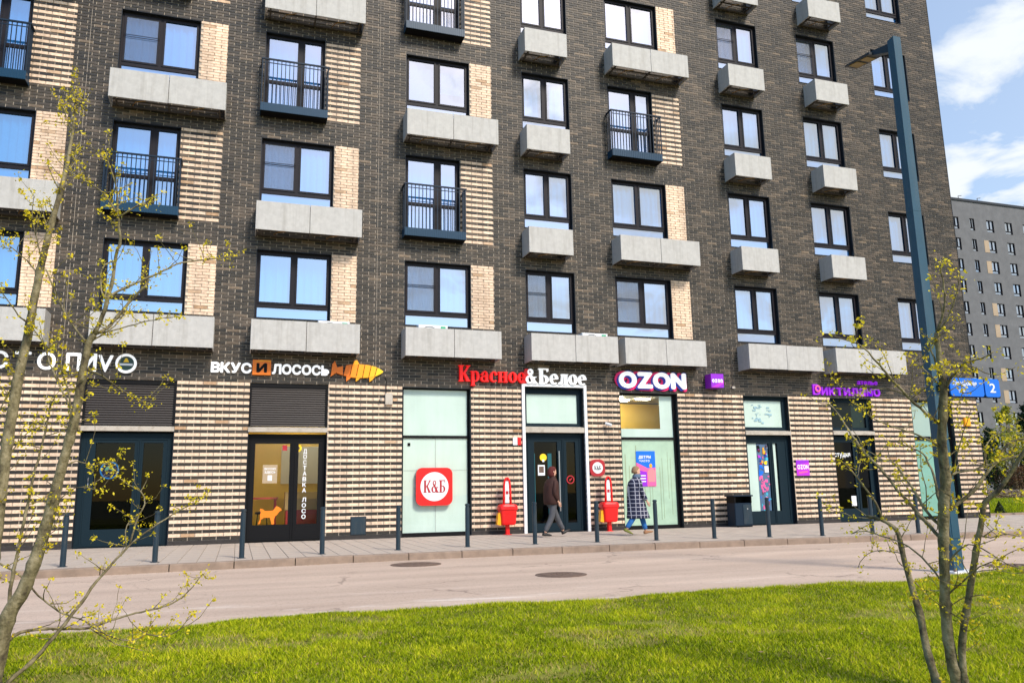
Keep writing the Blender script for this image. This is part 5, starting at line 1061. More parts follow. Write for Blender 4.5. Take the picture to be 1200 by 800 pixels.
def hedge_fn(r, n): return np.stack([r.uniform(-9, 16, n), r.uniform(-.35, .35, n), r.uniform(.02, .62, n)+.06*np.sin(r.uniform(0, 9, n))], 1)
hd = thing('hedge', 'low pale blossoming hedge across the back of the corner lawn', 'hedge', (60, 27, .0))
v, q, c = leaves(16000, hedge_fn, .12, 31, .6, .3); tag(big('foliage', v, q, ['hedge'], hd, tone=c), kind='stuff'); MB().box(-9, 16, -.18, .18, 0, .35).build('core', 'rust', hd)
def cone_fn(r, n):
    h = r.rand(n)**1.2; a = r.uniform(0, 6.28, n); q = .22*(1-h)*r.uniform(.6, 1.05, n); return np.stack([q*np.cos(a), q*np.sin(a), h*.42+.02], 1)
cs_ = thing('shrub', 'tiny dark cone shaped shrub at the lawn edge by the building corner', 'shrub', (25.55, 1.55, .03)); v, q, c = leaves(1500, cone_fn, .04, 33, .4, .3); tag(big('foliage', v, q, ['conifer'], cs_, tone=c), kind='stuff'); MB().tube([(0,0,0,.02),(0,0,.3,.01)], 6).build('stem', 'bark', cs_)

# ================================================================== PEOPLE
DG = None
def skin_mesh(name, V, E, R, mt, parent, at=(0,0,0), sub=1, root=0):
    me = bpy.data.meshes.new(name+'_s'); me.from_pydata(V, E, []); o = bpy.data.objects.new(name, me); COL.objects.link(o)
    md = o.modifiers.new('s', 'SKIN'); md.use_smooth_shade = True
    for i, r in enumerate(R):
        sv = me.skin_vertices[0].data[i]; sv.radius = (r, r) if not isinstance(r, tuple) else r; sv.use_root = (i == root)
    sb = o.modifiers.new('b', 'SUBSURF'); sb.levels = sub; sb.render_levels = sub
    dg = bpy.context.evaluated_depsgraph_get(); nm = bpy.data.meshes.new_from_object(o.evaluated_get(dg)); bpy.data.objects.remove(o); bpy.data.meshes.remove(me)
    nm.name = name; nm.materials.clear(); nm.materials.append(M[mt]); nm.polygons.foreach_set('use_smooth', [True]*len(nm.polygons))
    return link(name, nm, parent, at)
def hand_chains(V, E, R, wrist_i, wrist, d, side):
    """five fingers from a palm; d = hand direction, side = thumb side"""
    d = Vector(d).normalized(); sdv = Vector(side).normalized(); n_ = d.cross(sdv); p = Vector(wrist)+d*.075; V.append(tuple(p)); R.append(.024); pi_ = len(V)-1; E.append((wrist_i, pi_))
    for k, L in enumerate((.070, .078, .073, .058)):
        a = p+sdv*(.027-.018*k)+d*.012; prev = pi_
        for q in (0, .5, 1.):
            V.append(tuple(a+d*L*q+n_*(-.02*q*q))); R.append(.0085-.001*q); E.append((prev, len(V)-1)); prev = len(V)-1
    a = Vector(wrist)+d*.03+sdv*.02; V.append(tuple(a)); R.append(.012); E.append((wrist_i, len(V)-1)); V.append(tuple(a+sdv*.028+d*.03)); R.append(.0095); E.append((len(V)-2, len(V)-1)); V.append(tuple(a+sdv*.034+d*.055)); R.append(.008); E.append((len(V)-2, len(V)-1))
def person(loc, rz, lab, hgt, P):
    t = thing('person', lab, 'person', loc, rz=rz); t.scale = (hgt/1.70,)*3
    # skeleton facing +X ; -Y is the right-hand side
    V = [(0,0,.92),(.0,0,1.10),(.02,0,1.30),(.03,0,1.44),(.045,0,1.52)]; R = [(.13,.10),(.115,.10),(.14,.11),.055,.05]; E = [(0,1),(1,2),(2,3),(3,4)]
    legs = P['legs']
    for sy, (kx, kz, ax, az, hx) in zip((-1, 1), legs):
        b = len(V); V += [(.0, sy*.085, .88), (kx, sy*.085, kz), (ax, sy*.075, az)]; R += [.085, .056, .040]; E += [(0, b), (b, b+1), (b+1, b+2)]
    arms = P['arms']; wr = []
    for sy, (ex, ez, wx_, wz) in zip((-1, 1), arms):
        b = len(V); V += [(.01, sy*.17, 1.38), (ex, sy*.215, ez), (wx_, sy*.22, wz)]; R += [.052, .038, .026]; E += [(2, b), (b, b+1), (b+1, b+2)]
        dd = Vector((wx_-ex, 0, wz-ez)); hand_chains(V, E, R, b+2, (wx_, sy*.22, wz), dd, (1, 0, .1)); wr.append(b)
    skin_mesh('body', V, E, R, 'skin', t)
    # head: lofted with brow, nose, chin
    hb = MB(); rings = []
    prof_h = [(1.49,.035,.045,.045),(1.53,.05,.062,.055),(1.56,.05,.080,.066),(1.60,.045,.092,.073),(1.64,.04,.098,.077),(1.68,.035,.097,.075),(1.715,.03,.08,.064),(1.735,.028,.045,.04)]
    hb.loft([(cx_, 0, z_, rx_, ry_) for z_, cx_, rx_, ry_ in prof_h], 18)
    hb.build('head', 'skin', t, smooth=True)
    fc = MB(); fc.add([(.128,-.012,1.62),(.128,.012,1.62),(.158,0,1.585),(.13,-.018,1.58),(.13,.018,1.58)], [(0,2,1),(0,3,2),(1,2,4),(3,4,2)]); fc.build('nose', 'skin', t)
    MB().box(.125, .136, -.022, .022, 1.548, 1.556).build('mouth', 'dred', t)
    for s_ in (-1, 1):
        MB().loft([(.125, s_*.032, 1.624, .010, .012), (.128, s_*.032, 1.63, .011, .013), (.125, s_*.032, 1.636, .009, .011)], 8).build('eye', 'black', t)
        MB().loft([(.03, s_*.078, 1.60, .012, .006), (.03, s_*.082, 1.62, .018, .008), (.03, s_*.080, 1.645, .014, .006)], 8).build('ear', 'skin', t)
    # hair
    hr = MB(); hr.loft([(cx_-o_, 0, z_, rx_, ry_) for z_, cx_, rx_, ry_, o_ in P['hair']], 18); hr.build('hair', P['hairm'], t, smooth=True)
    # trousers: skin over legs
    V = [(0,0,.93)]; R = [(.14,.12)]; E = []
    for sy, (kx, kz, ax, az, hx) in zip((-1, 1), legs):
        b = len(V); V += [(.0, sy*.08, .84), (kx*.5, sy*.085, (kz+.84)/2), (kx, sy*.085, kz), ((kx+ax)/2, sy*.08, (kz+az)/2), (ax*.985+kx*.015, sy*.075, az+.035)]; R += [.115, .100, .084, .074, .066]; E += [(0, b), (b, b+1), (b+1, b+2), (b+2, b+3), (b+3, b+4)]
    skin_mesh('trousers', V, E, R, P['trm'], t)
    # shoes
    for sy, (kx, kz, ax, az, tip), sm in zip((-1, 1), legs, P['shoes']):
        c, s_ = cos(tip), sin(tip); sh = MB(); n = 12; prof_s = [(-.06,.030,.045),(-.02,.036,.055),(.05,.040,.045),(.12,.045,.034),(.17,.040,.024),(.20,.02,.012)]
        o = len(sh.v)
        for px, wy, hz in prof_s:
            for k in range(n):
                a = 2*pi*k/n; yy = wy*cos(a); z_ = hz*max(-.55, sin(a)); X_, Z_ = px, z_-.03; sh.v.append((ax+X_*c-Z_*s_, sy*.075+yy, az+X_*s_+Z_*c))
        for i in range(len(prof_s)-1):
            for k in range(n): sh.f.append((i*n+k, i*n+(k+1) % n, (i+1)*n+(k+1) % n, (i+1)*n+k)); sh.m.append(0)
        sh.f.append(tuple(range(n))[::-1]); sh.m.append(0); sh.f.append(tuple((len(prof_s)-1)*n+k for k in range(n))); sh.m.append(0)
        sh.build('shoe', sm, t, smooth=True)
    # coat
    ct = MB(); ct.loft(P['coat'], 22); 
    V = []; co = ct.mesh('coat', P['coatm'], smooth=True)
    for i, v in enumerate(co.vertices):    # soft folds
        a = math.atan2(v.co.y, v.co.x-.0); fo = max(0, 1.3-v.co.z)*.022*sin(a*5+v.co.z*6)
        v.co.x += fo*cos(a); v.co.y += fo*sin(a)
    link(P['coatn'], co, t)
    for sy, (ex, ez, wx_, wz) in zip((-1, 1), arms):
        sV = [(.0, sy*.13, 1.39), (.01, sy*.185, 1.34), ((.01+ex)/2, sy*.21, (1.36+ez)/2), (ex, sy*.225, ez), ((ex+wx_)/2, sy*.225, (ez+wz)/2), (wx_, sy*.222, wz+.015)]
        skin_mesh('sleeve', sV, [(i, i+1) for i in range(5)], [.075, .074, .066, .060, .054, .046], P['coatm'], t)
    if 'scarf' in P:
        sc = MB(); sc.loft([(.035,0,1.44,.10,.10),(.04,0,1.47,.115,.105),(.045,0,1.50,.115,.10),(.05,0,1.535,.10,.085),(.05,0,1.55,.085,.075)], 16); sc.build('scarf', P['scarf'], t, smooth=True)
    return t
# leg: knee x,z ; ankle x,z ; foot pitch
P1 = dict(legs=[(-.06,.50,-.27,.095,-.12), (.17,.50,.36,.12,.38)], arms=[(-.05,1.10,.06,.88), (.06,1.10,.17,.90)], hairm='maroon', hair=[(1.50,.02,.075,.078,.02),(1.55,.02,.088,.082,.025),(1.60,.02,.100,.086,.02),(1.65,.025,.108,.088,.01),(1.70,.03,.105,.084,.005),(1.74,.03,.08,.065,0),(1.76,.03,.035,.03,0)],
 trm='greytr', shoes=['shoe', 'shoe'], coatm='brownjacket', coatn='jacket', coat=[(.0,0,.80,.19,.20),(-.005,0,.84,.205,.215),(-.01,0,.95,.205,.22),(-.01,0,1.10,.195,.215),(-.005,0,1.25,.19,.215),(.0,0,1.36,.165,.205),(.01,0,1.43,.12,.15),(.03,0,1.47,.085,.095),(.03,0,1.51,.08,.085)])
person((7.16, -2.1, .006), radians(8), 'person in a dark brown jacket and grey trousers striding past the white framed door', 1.60, P1)
P2 = dict(legs=[(-.10,.50,-.33,.15,-.45), (.16,.50,.26,.085,.12)], arms=[(.08,1.09,.20,.86), (-.06,1.10,.05,.88)], hairm='hairfair', hair=[(1.57,.02,.080,.078,.03),(1.62,.02,.095,.084,.02),(1.67,.025,.103,.085,.01),(1.71,.03,.095,.078,.005),(1.745,.03,.065,.055,0),(1.755,.03,.03,.025,0)],
 trm='jeans', shoes=['olive', 'tan'], coatm='check', coatn='coat', scarf='scarf', coat=[(.03,0,.42,.30,.25),(.02,0,.46,.30,.25),(.01,0,.60,.27,.24),(-.01,0,.80,.235,.23),(-.015,0,1.0,.21,.225),(-.015,0,1.2,.205,.225),(-.01,0,1.34,.18,.215),(.01,0,1.42,.125,.155),(.03,0,1.47,.09,.10)])
person((9.12, -2.66, .006), radians(-5), 'person in a long navy windowpane checked coat and blue jeans walking past the poster window', 1.58, P2)

TREE_LEFT=[["stem",[[-1.25,-15.059,-0.122,0.0554],[-1.196,-15.084,0.241,0.0515],[-1.168,-15.097,0.429,0.0495],[-1.105,-15.098,0.562,0.0452],[-1.049,-15.106,0.768,0.0409],[-1.001,-15.117,1.003,0.0389],[-0.964,-15.13,1.228,0.0344],[-0.923,-15.142,1.462,0.0322],[-0.9,-15.155,1.661,0.0299],[-0.887,-15.165,1.811,0.0276],[-0.869,-15.174,1.953,0.0239],[-0.846,-15.173,2.006,0.0228]]],["stem",[[-1.271,-15.064,-0.14,0.046],[-1.293,-15.021,0.247,0.0449],[-1.301,-14.989,0.515,0.0434],[-1.305,-14.936,0.983,0.0424],[-1.307,-14.909,1.228,0.0406],[-1.304,-14.886,1.429,0.0387],[-1.296,-14.862,1.636,0.0368],[-1.291,-14.844,1.794,0.0347],[-1.275,-14.821,1.984,0.0327],[-1.267,-14.806,2.122,0.0304],[-1.257,-14.781,2.347,0.0283],[-1.241,-14.758,2.55,0.0261],[-1.225,-14.738,2.729,0.0238],[-1.206,-14.719,2.882,0.0214],[-1.187,-14.701,3.037,0.0189],[-1.174,-14.686,3.163,0.0164],[-1.166,-14.673,3.29,0.0138],[-1.158,-14.655,3.483,0.0112],[-1.157,-14.641,3.644,0.0086],[-1.158,-14.631,3.762,0.0058]]],["b",[[-0.846,-15.173,2.006,0.0177],[-0.806,-15.187,2.119,0.0162],[-0.78,-15.204,2.237,0.0147],[-0.762,-15.221,2.349,0.0132],[-0.75,-15.242,2.477,0.0117],[-0.732,-15.258,2.58,0.0101],[-0.751,-15.291,2.728,0.0085],[-0.761,-15.317,2.852,0.007],[-0.787,-15.342,2.948,0.0054],[-0.828,-15.377,3.064,0.0038]]],["b",[[-0.846,-15.173,2.006,0.0139],[-0.787,-15.129,2.054,0.0128],[-0.712,-15.054,2.196,0.0118],[-0.653,-14.998,2.305,0.0107],[-0.612,-14.962,2.372,0.0095],[-0.596,-14.943,2.418,0.0082]]],["b",[[-0.78,-15.204,2.237,0.0102],[-0.701,-15.133,2.312,0.0091],[-0.582,-15.034,2.412,0.008],[-0.414,-14.899,2.557,0.007],[-0.275,-14.8,2.614,0.0057],[-0.127,-14.699,2.679,0.0044]]],["b",[[-0.839,-15.164,2.013,0.0076],[-0.757,-15.168,2.032,0.0064],[-0.666,-15.173,2.067,0.0051],[-0.55,-15.178,2.103,0.0039],[-0.408,-15.183,2.141,0.0026]]],["b",[[-0.751,-15.291,2.728,0.0077],[-0.846,-15.271,2.86,0.0064],[-0.945,-15.262,2.924,0.0051],[-1.012,-15.256,2.962,0.0038]]],["b",[[-0.746,-15.283,2.705,0.0077],[-0.695,-15.302,2.741,0.0064],[-0.648,-15.319,2.772,0.0051],[-0.544,-15.35,2.804,0.0039]]],["b",[[-0.887,-15.178,1.962,0.0088],[-0.928,-15.172,2.013,0.0079],[-1.017,-15.155,2.14,0.0069],[-1.092,-15.132,2.297,0.006],[-1.139,-15.116,2.403,0.0051]]],["b",[[-0.745,-15.235,2.453,0.0064],[-0.799,-15.284,2.408,0.006],[-0.81,-15.324,2.319,0.0056],[-0.787,-15.367,2.207,0.0052],[-0.758,-15.378,2.186,0.0049]]],["b",[[-0.887,-15.134,1.439,0.0099],[-0.95,-15.085,1.567,0.0088],[-1.018,-15.037,1.698,0.0076],[-1.091,-14.988,1.831,0.0064],[-1.162,-14.93,1.996,0.0052],[-1.229,-14.901,2.078,0.0039]]],["b",[[-0.923,-15.142,1.462,0.0074],[-0.951,-15.195,1.655,0.0059],[-0.998,-15.247,1.82,0.0044],[-1.035,-15.291,1.959,0.0029]]],["b",[[-0.887,-15.165,1.801,0.0075],[-0.795,-15.097,1.773,0.0065],[-0.707,-15.026,1.707,0.0055],[-0.625,-14.965,1.664,0.0043],[-0.56,-14.916,1.623,0.0032]]],["b",[[-0.869,-15.174,1.953,0.0076],[-0.806,-15.14,2.014,0.0061],[-0.745,-15.108,2.076,0.0047],[-0.687,-15.069,2.205,0.0032]]],["stem",[[-1.181,-15.043,0.432,0.0143],[-1.187,-15.026,0.559,0.013],[-1.176,-14.997,0.743,0.0118],[-1.161,-14.96,0.98,0.0105],[-1.143,-14.925,1.201,0.0092],[-1.115,-14.888,1.43,0.0079],[-1.101,-14.858,1.64,0.0065]]],["b",[[-1.105,-15.098,0.562,0.006],[-1.041,-15.133,0.746,0.0048],[-0.984,-15.159,0.885,0.0036],[-0.925,-15.179,1.002,0.0024]]],["stem",[[-1.192,-15.046,-0.0,0.0164],[-1.145,-15.026,0.071,0.0153],[-1.056,-14.991,0.156,0.0144],[-0.966,-14.954,0.272,0.0135],[-0.892,-14.923,0.38,0.0124],[-0.839,-14.902,0.456,0.0113],[-0.778,-14.876,0.561,0.0102],[-0.705,-14.847,0.655,0.009],[-0.622,-14.815,0.76,0.0079],[-0.511,-14.776,0.857,0.0067],[-0.372,-14.729,0.953,0.0055],[-0.225,-14.68,1.035,0.0042]]],["b",[[-0.613,-14.813,0.77,0.0079],[-0.598,-14.793,0.871,0.0071],[-0.576,-14.774,0.948,0.0064],[-0.548,-14.755,1.015,0.0056],[-0.578,-14.749,1.095,0.0048],[-0.654,-14.752,1.138,0.004],[-0.715,-14.754,1.186,0.0032]]],["b",[[-0.631,-14.818,0.76,0.0052],[-0.646,-14.786,0.852,0.0044],[-0.629,-14.758,0.912,0.0036],[-0.594,-14.732,0.932,0.0027]]],["b",[[-1.16,-15.081,0.292,0.0129],[-1.113,-15.026,0.325,0.0121],[-1.042,-14.96,0.324,0.0113],[-0.929,-14.86,0.307,0.0105],[-0.808,-14.759,0.289,0.0097],[-0.705,-14.67,0.315,0.0088],[-0.574,-14.564,0.334,0.0079],[-0.433,-14.456,0.349,0.0069],[-0.337,-14.38,0.383,0.0059],[-0.264,-14.313,0.449,0.0047],[-0.2,-14.247,0.53,0.0035]]],["b",[[-1.318,-14.966,0.728,0.0078],[-1.262,-14.975,0.698,0.0072],[-1.145,-14.995,0.624,0.0067],[-1.046,-15.02,0.518,0.0061],[-0.927,-15.043,0.426,0.0056],[-0.789,-15.063,0.364,0.0051],[-0.695,-15.079,0.304,0.0045],[-0.579,-15.096,0.253,0.004],[-0.489,-15.107,0.262,0.0035],[-0.446,-15.123,0.317,0.0029]]],["b",[[-0.808,-14.759,0.289,0.0051],[-0.741,-14.714,0.229,0.0043],[-0.649,-14.656,0.163,0.0035],[-0.509,-14.572,0.104,0.0027]]],["b",[[-0.458,-15.113,0.284,0.0049],[-0.353,-15.118,0.263,0.0041],[-0.277,-15.125,0.307,0.0033],[-0.233,-15.136,0.367,0.0025]]],["b",[[-1.254,-14.771,2.45,0.0068],[-1.312,-14.747,2.52,0.0054],[-1.398,-14.716,2.607,0.0041],[-1.508,-14.683,2.693,0.0027]]],["b",[[-1.241,-14.758,2.55,0.0054],[-1.283,-14.798,2.704,0.0045],[-1.307,-14.828,2.834,0.0036],[-1.302,-14.847,2.942,0.0027]]],["b",[[-1.225,-14.738,2.729,0.0055],[-1.266,-14.705,2.851,0.0042],[-1.288,-14.68,2.946,0.0028]]],["b",[[-1.187,-14.701,3.037,0.0056],[-1.256,-14.675,3.158,0.0042],[-1.293,-14.655,3.252,0.0028]]],["b",[[-1.174,-14.686,3.163,0.0057],[-1.131,-14.635,3.28,0.0043],[-1.11,-14.594,3.392,0.0029]]],["b",[[-1.267,-14.806,2.122,0.0066],[-1.318,-14.862,2.161,0.0052],[-1.371,-14.941,2.247,0.0039],[-1.419,-15.006,2.307,0.0025]]],["b",[[-1.158,-14.655,3.483,0.0043],[-1.196,-14.68,3.559,0.0036],[-1.214,-14.698,3.64,0.0029]]],["b",[[-1.157,-14.641,3.644,0.0044],[-1.123,-14.658,3.704,0.0036],[-1.118,-14.673,3.747,0.0029]]],["b",[[-1.291,-14.844,1.794,0.0065],[-1.361,-14.814,1.64,0.0048],[-1.414,-14.782,1.487,0.0031]]],["b",[[-1.296,-14.901,1.278,0.005],[-1.262,-14.854,1.381,0.0043],[-1.212,-14.807,1.461,0.0035],[-1.153,-14.768,1.491,0.0026]]],["b",[[-0.964,-15.13,1.228,0.0049],[-0.898,-15.075,1.269,0.0042],[-0.816,-15.014,1.246,0.0034],[-0.754,-14.968,1.263,0.0026]]],["b",[[-1.001,-15.117,1.003,0.0049],[-0.935,-15.156,1.073,0.0041],[-0.845,-15.193,1.119,0.0032],[-0.738,-15.228,1.093,0.0024]]]]
TREE_RIGHT=[["stem",[[3.688,-16.835,-0.143,0.0429],[3.663,-16.847,0.011,0.0407],[3.629,-16.855,0.187,0.0363],[3.604,-16.883,0.409,0.0341],[3.592,-16.914,0.588,0.0319],[3.583,-16.936,0.722,0.0319],[3.575,-16.97,0.901,0.0364],[3.572,-17.009,1.079,0.0318],[3.552,-17.032,1.258,0.0296],[3.546,-17.068,1.437,0.0273],[3.542,-17.096,1.571,0.0227],[3.522,-17.108,1.706,0.0182],[3.504,-17.121,1.842,0.0137]]],["b",[[3.504,-17.121,1.842,0.0091],[3.511,-17.165,1.917,0.0077],[3.502,-17.207,2.033,0.0062],[3.474,-17.226,2.142,0.0048],[3.462,-17.242,2.207,0.0034]]],["b",[[3.504,-17.121,1.842,0.0068],[3.526,-17.168,1.89,0.0058],[3.539,-17.211,1.965,0.0047],[3.546,-17.249,2.049,0.0037],[3.546,-17.276,2.125,0.0027]]],["b",[[3.543,-17.089,1.526,0.0114],[3.55,-17.124,1.581,0.0097],[3.562,-17.163,1.626,0.0081],[3.578,-17.208,1.669,0.0065],[3.612,-17.283,1.681,0.0048],[3.637,-17.341,1.708,0.0033]]],["b",[[3.548,-17.078,1.482,0.008],[3.513,-17.093,1.662,0.0068],[3.49,-17.094,1.745,0.0057],[3.475,-17.092,1.791,0.0046]]],["b",[[3.548,-17.049,1.348,0.0102],[3.391,-17.038,1.474,0.009],[3.281,-17.035,1.572,0.0077],[3.179,-17.038,1.673,0.0064],[3.088,-17.04,1.761,0.0052],[3.011,-17.025,1.792,0.0039],[2.907,-17.005,1.828,0.0027]]],["b",[[3.574,-16.938,0.749,0.0125],[3.572,-16.809,0.884,0.0118],[3.563,-16.678,1.02,0.0109],[3.556,-16.567,1.149,0.01],[3.542,-16.478,1.237,0.0089],[3.534,-16.369,1.378,0.0078],[3.528,-16.268,1.519,0.0067],[3.517,-16.224,1.561,0.0054]]],["b",[[3.584,-16.958,0.802,0.0114],[3.548,-16.883,0.904,0.0102],[3.532,-16.837,1.0,0.009],[3.515,-16.793,1.089,0.0077],[3.498,-16.753,1.161,0.0064],[3.464,-16.698,1.192,0.005],[3.402,-16.604,1.216,0.0037]]],["b",[[3.573,-16.969,0.883,0.0102],[3.587,-16.932,0.99,0.0092],[3.604,-16.907,1.086,0.0082],[3.607,-16.873,1.166,0.0071],[3.606,-16.847,1.218,0.0059],[3.584,-16.795,1.249,0.0048],[3.552,-16.726,1.282,0.0036]]],["b",[[3.551,-17.03,1.24,0.0073],[3.452,-17.01,1.296,0.0064],[3.337,-16.98,1.338,0.0055],[3.245,-16.957,1.375,0.0045],[3.151,-16.937,1.426,0.0036],[3.084,-16.932,1.489,0.0027]]],["stem",[[3.628,-16.774,-0.194,0.0296],[3.637,-16.731,-0.002,0.028],[3.638,-16.689,0.158,0.0263],[3.649,-16.659,0.32,0.0246],[3.649,-16.632,0.427,0.0226],[3.649,-16.605,0.541,0.0207],[3.649,-16.577,0.657,0.0187],[3.653,-16.555,0.766,0.0166],[3.641,-16.529,0.814,0.0145],[3.605,-16.473,0.852,0.0124],[3.563,-16.412,0.872,0.0102]]],["b",[[3.612,-16.486,0.852,0.0101],[3.592,-16.489,0.912,0.0088],[3.556,-16.483,0.982,0.0076],[3.503,-16.47,1.067,0.0063],[3.431,-16.444,1.164,0.0051],[3.398,-16.429,1.195,0.0038]]],["stem",[[3.703,-16.85,-0.162,0.027],[3.681,-16.875,0.023,0.0257],[3.665,-16.896,0.173,0.0244],[3.665,-16.934,0.325,0.0231],[3.671,-16.973,0.454,0.0217],[3.677,-17.015,0.596,0.0203],[3.683,-17.056,0.733,0.019],[3.69,-17.092,0.847,0.0176],[3.695,-17.124,0.952,0.0163],[3.723,-17.172,0.995,0.0149],[3.751,-17.224,1.068,0.0135],[3.785,-17.295,1.186,0.0122],[3.814,-17.358,1.29,0.0108]]],["b",[[3.58,-16.976,0.901,0.0136],[3.671,-17.027,0.97,0.0125],[3.734,-17.06,1.036,0.0114],[3.789,-17.085,1.111,0.0102],[3.837,-17.109,1.164,0.0091],[3.895,-17.134,1.253,0.008],[3.983,-17.187,1.286,0.0068]]],["b",[[3.571,-17.009,1.07,0.008],[3.627,-17.027,1.105,0.0074],[3.717,-17.061,1.121,0.0068],[3.84,-17.106,1.16,0.0063],[3.997,-17.164,1.206,0.0057]]],["b",[[3.593,-16.915,0.596,0.0068],[3.608,-16.973,0.679,0.006],[3.637,-17.046,0.739,0.0051],[3.671,-17.137,0.695,0.0042],[3.694,-17.209,0.649,0.0034],[3.722,-17.289,0.613,0.0025]]],["b",[[3.609,-16.899,0.471,0.0068],[3.634,-16.965,0.529,0.0057],[3.67,-17.067,0.622,0.0047],[3.705,-17.154,0.665,0.0036],[3.732,-17.225,0.711,0.0026]]],["b",[[3.588,-16.898,0.525,0.0068],[3.57,-16.833,0.627,0.0061],[3.533,-16.746,0.713,0.0054],[3.482,-16.65,0.756,0.0046],[3.427,-16.551,0.792,0.0038],[3.385,-16.48,0.776,0.003]]],["b",[[3.649,-16.605,0.541,0.0049],[3.731,-16.605,0.461,0.0037],[3.786,-16.603,0.402,0.0024]]],["b",[[3.688,-17.076,0.79,0.0045],[3.703,-17.121,0.77,0.0037],[3.729,-17.191,0.79,0.0029],[3.751,-17.254,0.783,0.0022]]],["b",[[3.657,-17.021,0.585,0.0045],[3.676,-17.07,0.605,0.0037],[3.698,-17.127,0.613,0.0029],[3.718,-17.183,0.608,0.0022]]],["b",[[3.614,-16.894,0.401,0.0041],[3.642,-16.946,0.449,0.0035],[3.693,-17.036,0.477,0.0028],[3.732,-17.11,0.458,0.0022]]],["b",[[3.6,-16.9,0.498,0.0045],[3.536,-16.858,0.489,0.0034],[3.484,-16.824,0.497,0.0023]]],["b",[[3.603,-16.882,0.391,0.0041],[3.614,-16.933,0.363,0.0031],[3.63,-16.994,0.344,0.0022]]],["b",[[3.601,-17.02,1.079,0.005],[3.587,-17.091,1.21,0.004],[3.579,-17.156,1.317,0.0031],[3.571,-17.22,1.422,0.0022]]],["b",[[3.541,-17.094,1.548,0.005],[3.525,-16.98,1.68,0.0042],[3.519,-16.935,1.735,0.0033],[3.51,-16.909,1.748,0.0024]]],["b",[[3.723,-17.172,0.995,0.0049],[3.784,-17.184,0.986,0.0035],[3.893,-17.208,0.997,0.0022]]],["b",[[3.391,-17.038,1.474,0.0045],[3.334,-17.032,1.519,0.004],[3.2,-16.999,1.552,0.0034],[3.063,-16.961,1.521,0.0028],[2.946,-16.948,1.606,0.0023]]],["b",[[3.789,-17.085,1.111,0.005],[3.826,-17.052,1.212,0.0042],[3.872,-17.048,1.281,0.0033],[3.998,-17.083,1.349,0.0023]]],["b",[[3.578,-17.208,1.669,0.004],[3.641,-17.225,1.637,0.0034],[3.725,-17.249,1.6,0.0028],[3.837,-17.286,1.643,0.0022]]],["b",[[3.562,-17.163,1.626,0.0034],[3.544,-17.205,1.512,0.0028],[3.489,-17.201,1.423,0.0022]]],["b",[[3.281,-17.035,1.572,0.0034],[3.23,-17.045,1.683,0.003],[3.182,-17.048,1.772,0.0026],[3.122,-17.028,1.819,0.0023]]],["b",[[3.548,-16.883,0.904,0.0042],[3.572,-16.872,1.036,0.0036],[3.577,-16.851,1.129,0.003],[3.6,-16.837,1.271,0.0024]]],["b",[[3.649,-16.577,0.657,0.0037],[3.604,-16.476,0.672,0.0032],[3.561,-16.383,0.643,0.0026],[3.543,-16.322,0.566,0.002]]],["b",[[3.605,-16.473,0.852,0.0038],[3.562,-16.341,0.86,0.0033],[3.528,-16.236,0.89,0.0027],[3.502,-16.156,0.91,0.0021]]]]

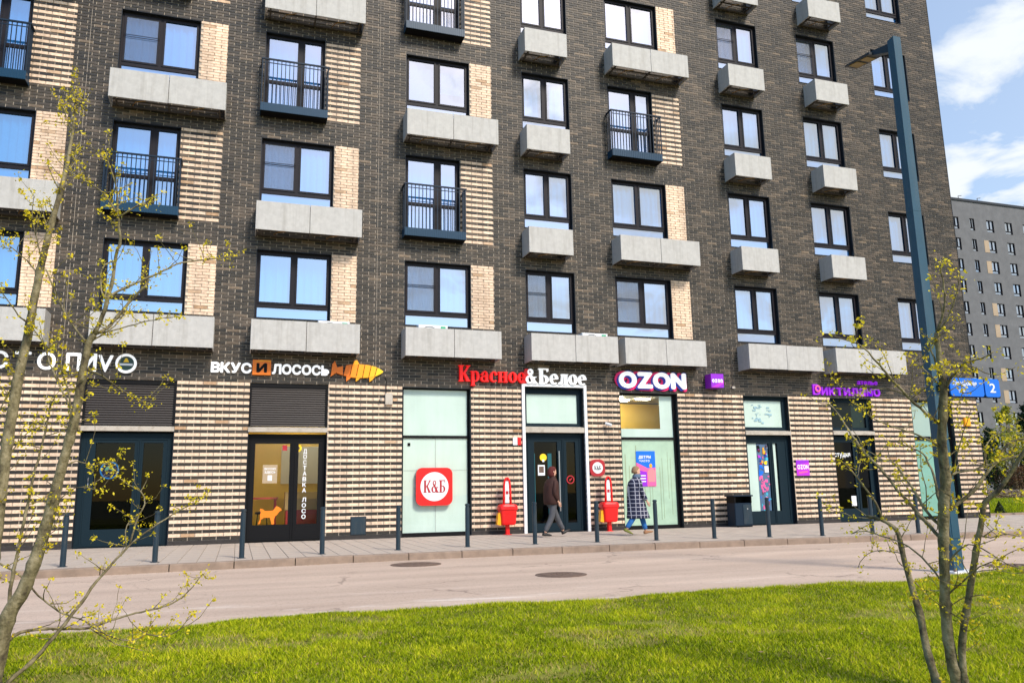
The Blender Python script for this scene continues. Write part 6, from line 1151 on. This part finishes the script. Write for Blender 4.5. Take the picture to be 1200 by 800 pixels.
# ================================================================== FOREGROUND TREES
def near_tree(data, lab, seed, dens):
    r = random.Random(seed); root = data[0][1][0]; bx, by = root[0], root[1]; bz = lawn_z(bx, by)-.03
    t = thing('young_tree', lab, 'tree', (bx, by, bz)); pts = []; first = True
    def loc(p): return (p[0]-bx, p[1]-by, p[2]-bz, p[3]*.80)
    for kind, P in data:
        P = [loc(p) for p in P]
        if kind == 'stem' and P[0][2] < .6 and P[0][3] > .025:     # run the stem into the ground
            d = Vector(P[1][:3])-Vector(P[0][:3]); P = [(P[0][0]*.75-d.x*.05, P[0][1]*.75-d.y*.05, -.03, P[0][3]*1.25)]+([P[0]] if P[0][2] > .08 else [])+P[1:]
        # resample with catmull-rom + knobby radius
        Q = []
        for i in range(len(P)-1):
            p0 = Vector(P[max(i-1, 0)]); p1 = Vector(P[i]); p2 = Vector(P[i+1]); p3 = Vector(P[min(i+2, len(P)-1)])
            n = max(2, int((p2-p1).length/.035))
            for k in range(n):
                u = k/n; q = .5*((2*p1)+(p2-p0)*u+(2*p0-5*p1+4*p2-p3)*u*u+(-p0+3*p1-3*p2+p3)*u**3); Q.append(q)
        Q.append(Vector(P[-1])); big_ = P[0][3] > .02; out_ = []
        for i, q in enumerate(Q):
            rr = max(.0018, q[3]); rr *= 1+(.10 if big_ else .14)*r.uniform(-1, 1)*(1 if i % 4 == 0 else .3)
            if i % 9 == 5 and q[3] > .008: rr *= 1.16
            j = .0015 if big_ else .003
            out_.append((q[0]+r.uniform(-j, j), q[1]+r.uniform(-j, j), q[2]+r.uniform(-j, j), rr))
        MB().tube(out_, 10 if big_ else 6).build('trunk' if kind == 'stem' and big_ else 'branch', 'bark', t, smooth=True)
        pts.append(out_)
    tw = MB(); L = []
    def cluster(p, n, sp):
        for _ in range(n): L.append((p[0]+r.gauss(0, sp), p[1]+r.gauss(0, sp), p[2]+r.gauss(0, sp*.8)))
    for out_ in pts:
        N_ = len(out_)
        for i, q in enumerate(out_):
            thin = q[3] < .010
            prob = (.50 if thin else (.20 if q[3] < .03 else .07))*dens
            if q[2] < .25 or (q[3] > .03 and q[2] < 1.0): prob *= .25
            if r.random() < prob:
                d = Vector((r.uniform(-1, 1), r.uniform(-1, 1), r.uniform(-.3, 1.0))).normalized(); ln = r.uniform(.05, .22)*(1.2 if thin else 1.); p = Vector(q[:3]); w0 = min(.0028, q[3]*.8); path = [(p.x, p.y, p.z, w0)]
                dd = d.copy()
                for k in range(4):
                    dd = (dd+Vector((r.uniform(-.35, .35), r.uniform(-.35, .35), r.uniform(-.1, .4)))).normalized(); p = p+dd*ln/4; path.append((p.x, p.y, p.z, w0*(1-.2*k)))
                    if r.random() < .55: cluster(p, r.randint(3, 7), .011)
                tw.tube(path, 4); cluster(p, r.randint(4, 10), .013)
            if thin and r.random() < .26*dens: cluster(q, r.randint(3, 7), .012)
        if out_[-1][3] < .008: cluster(out_[-1], int(26*dens), .028); cluster(out_[-3], int(14*dens), .026); cluster(out_[max(0, N_-6)], int(10*dens), .024)
    tag(tw.build('twigs', 'bark', t), kind='stuff')
    P_ = np.array(L); v, q, c = leaves(len(P_), lambda rr, n: P_, .019, seed, .6, .22); tag(big('buds', v, q, ['bud'], t, tone=c), kind='stuff')
    return t
near_tree(TREE_LEFT, 'young multi stemmed tree with opening yellow buds at the left of the lawn', 5, .9)
near_tree(TREE_RIGHT, 'young bare branched tree with yellow buds in front of the lamp post at the right', 9, .62)
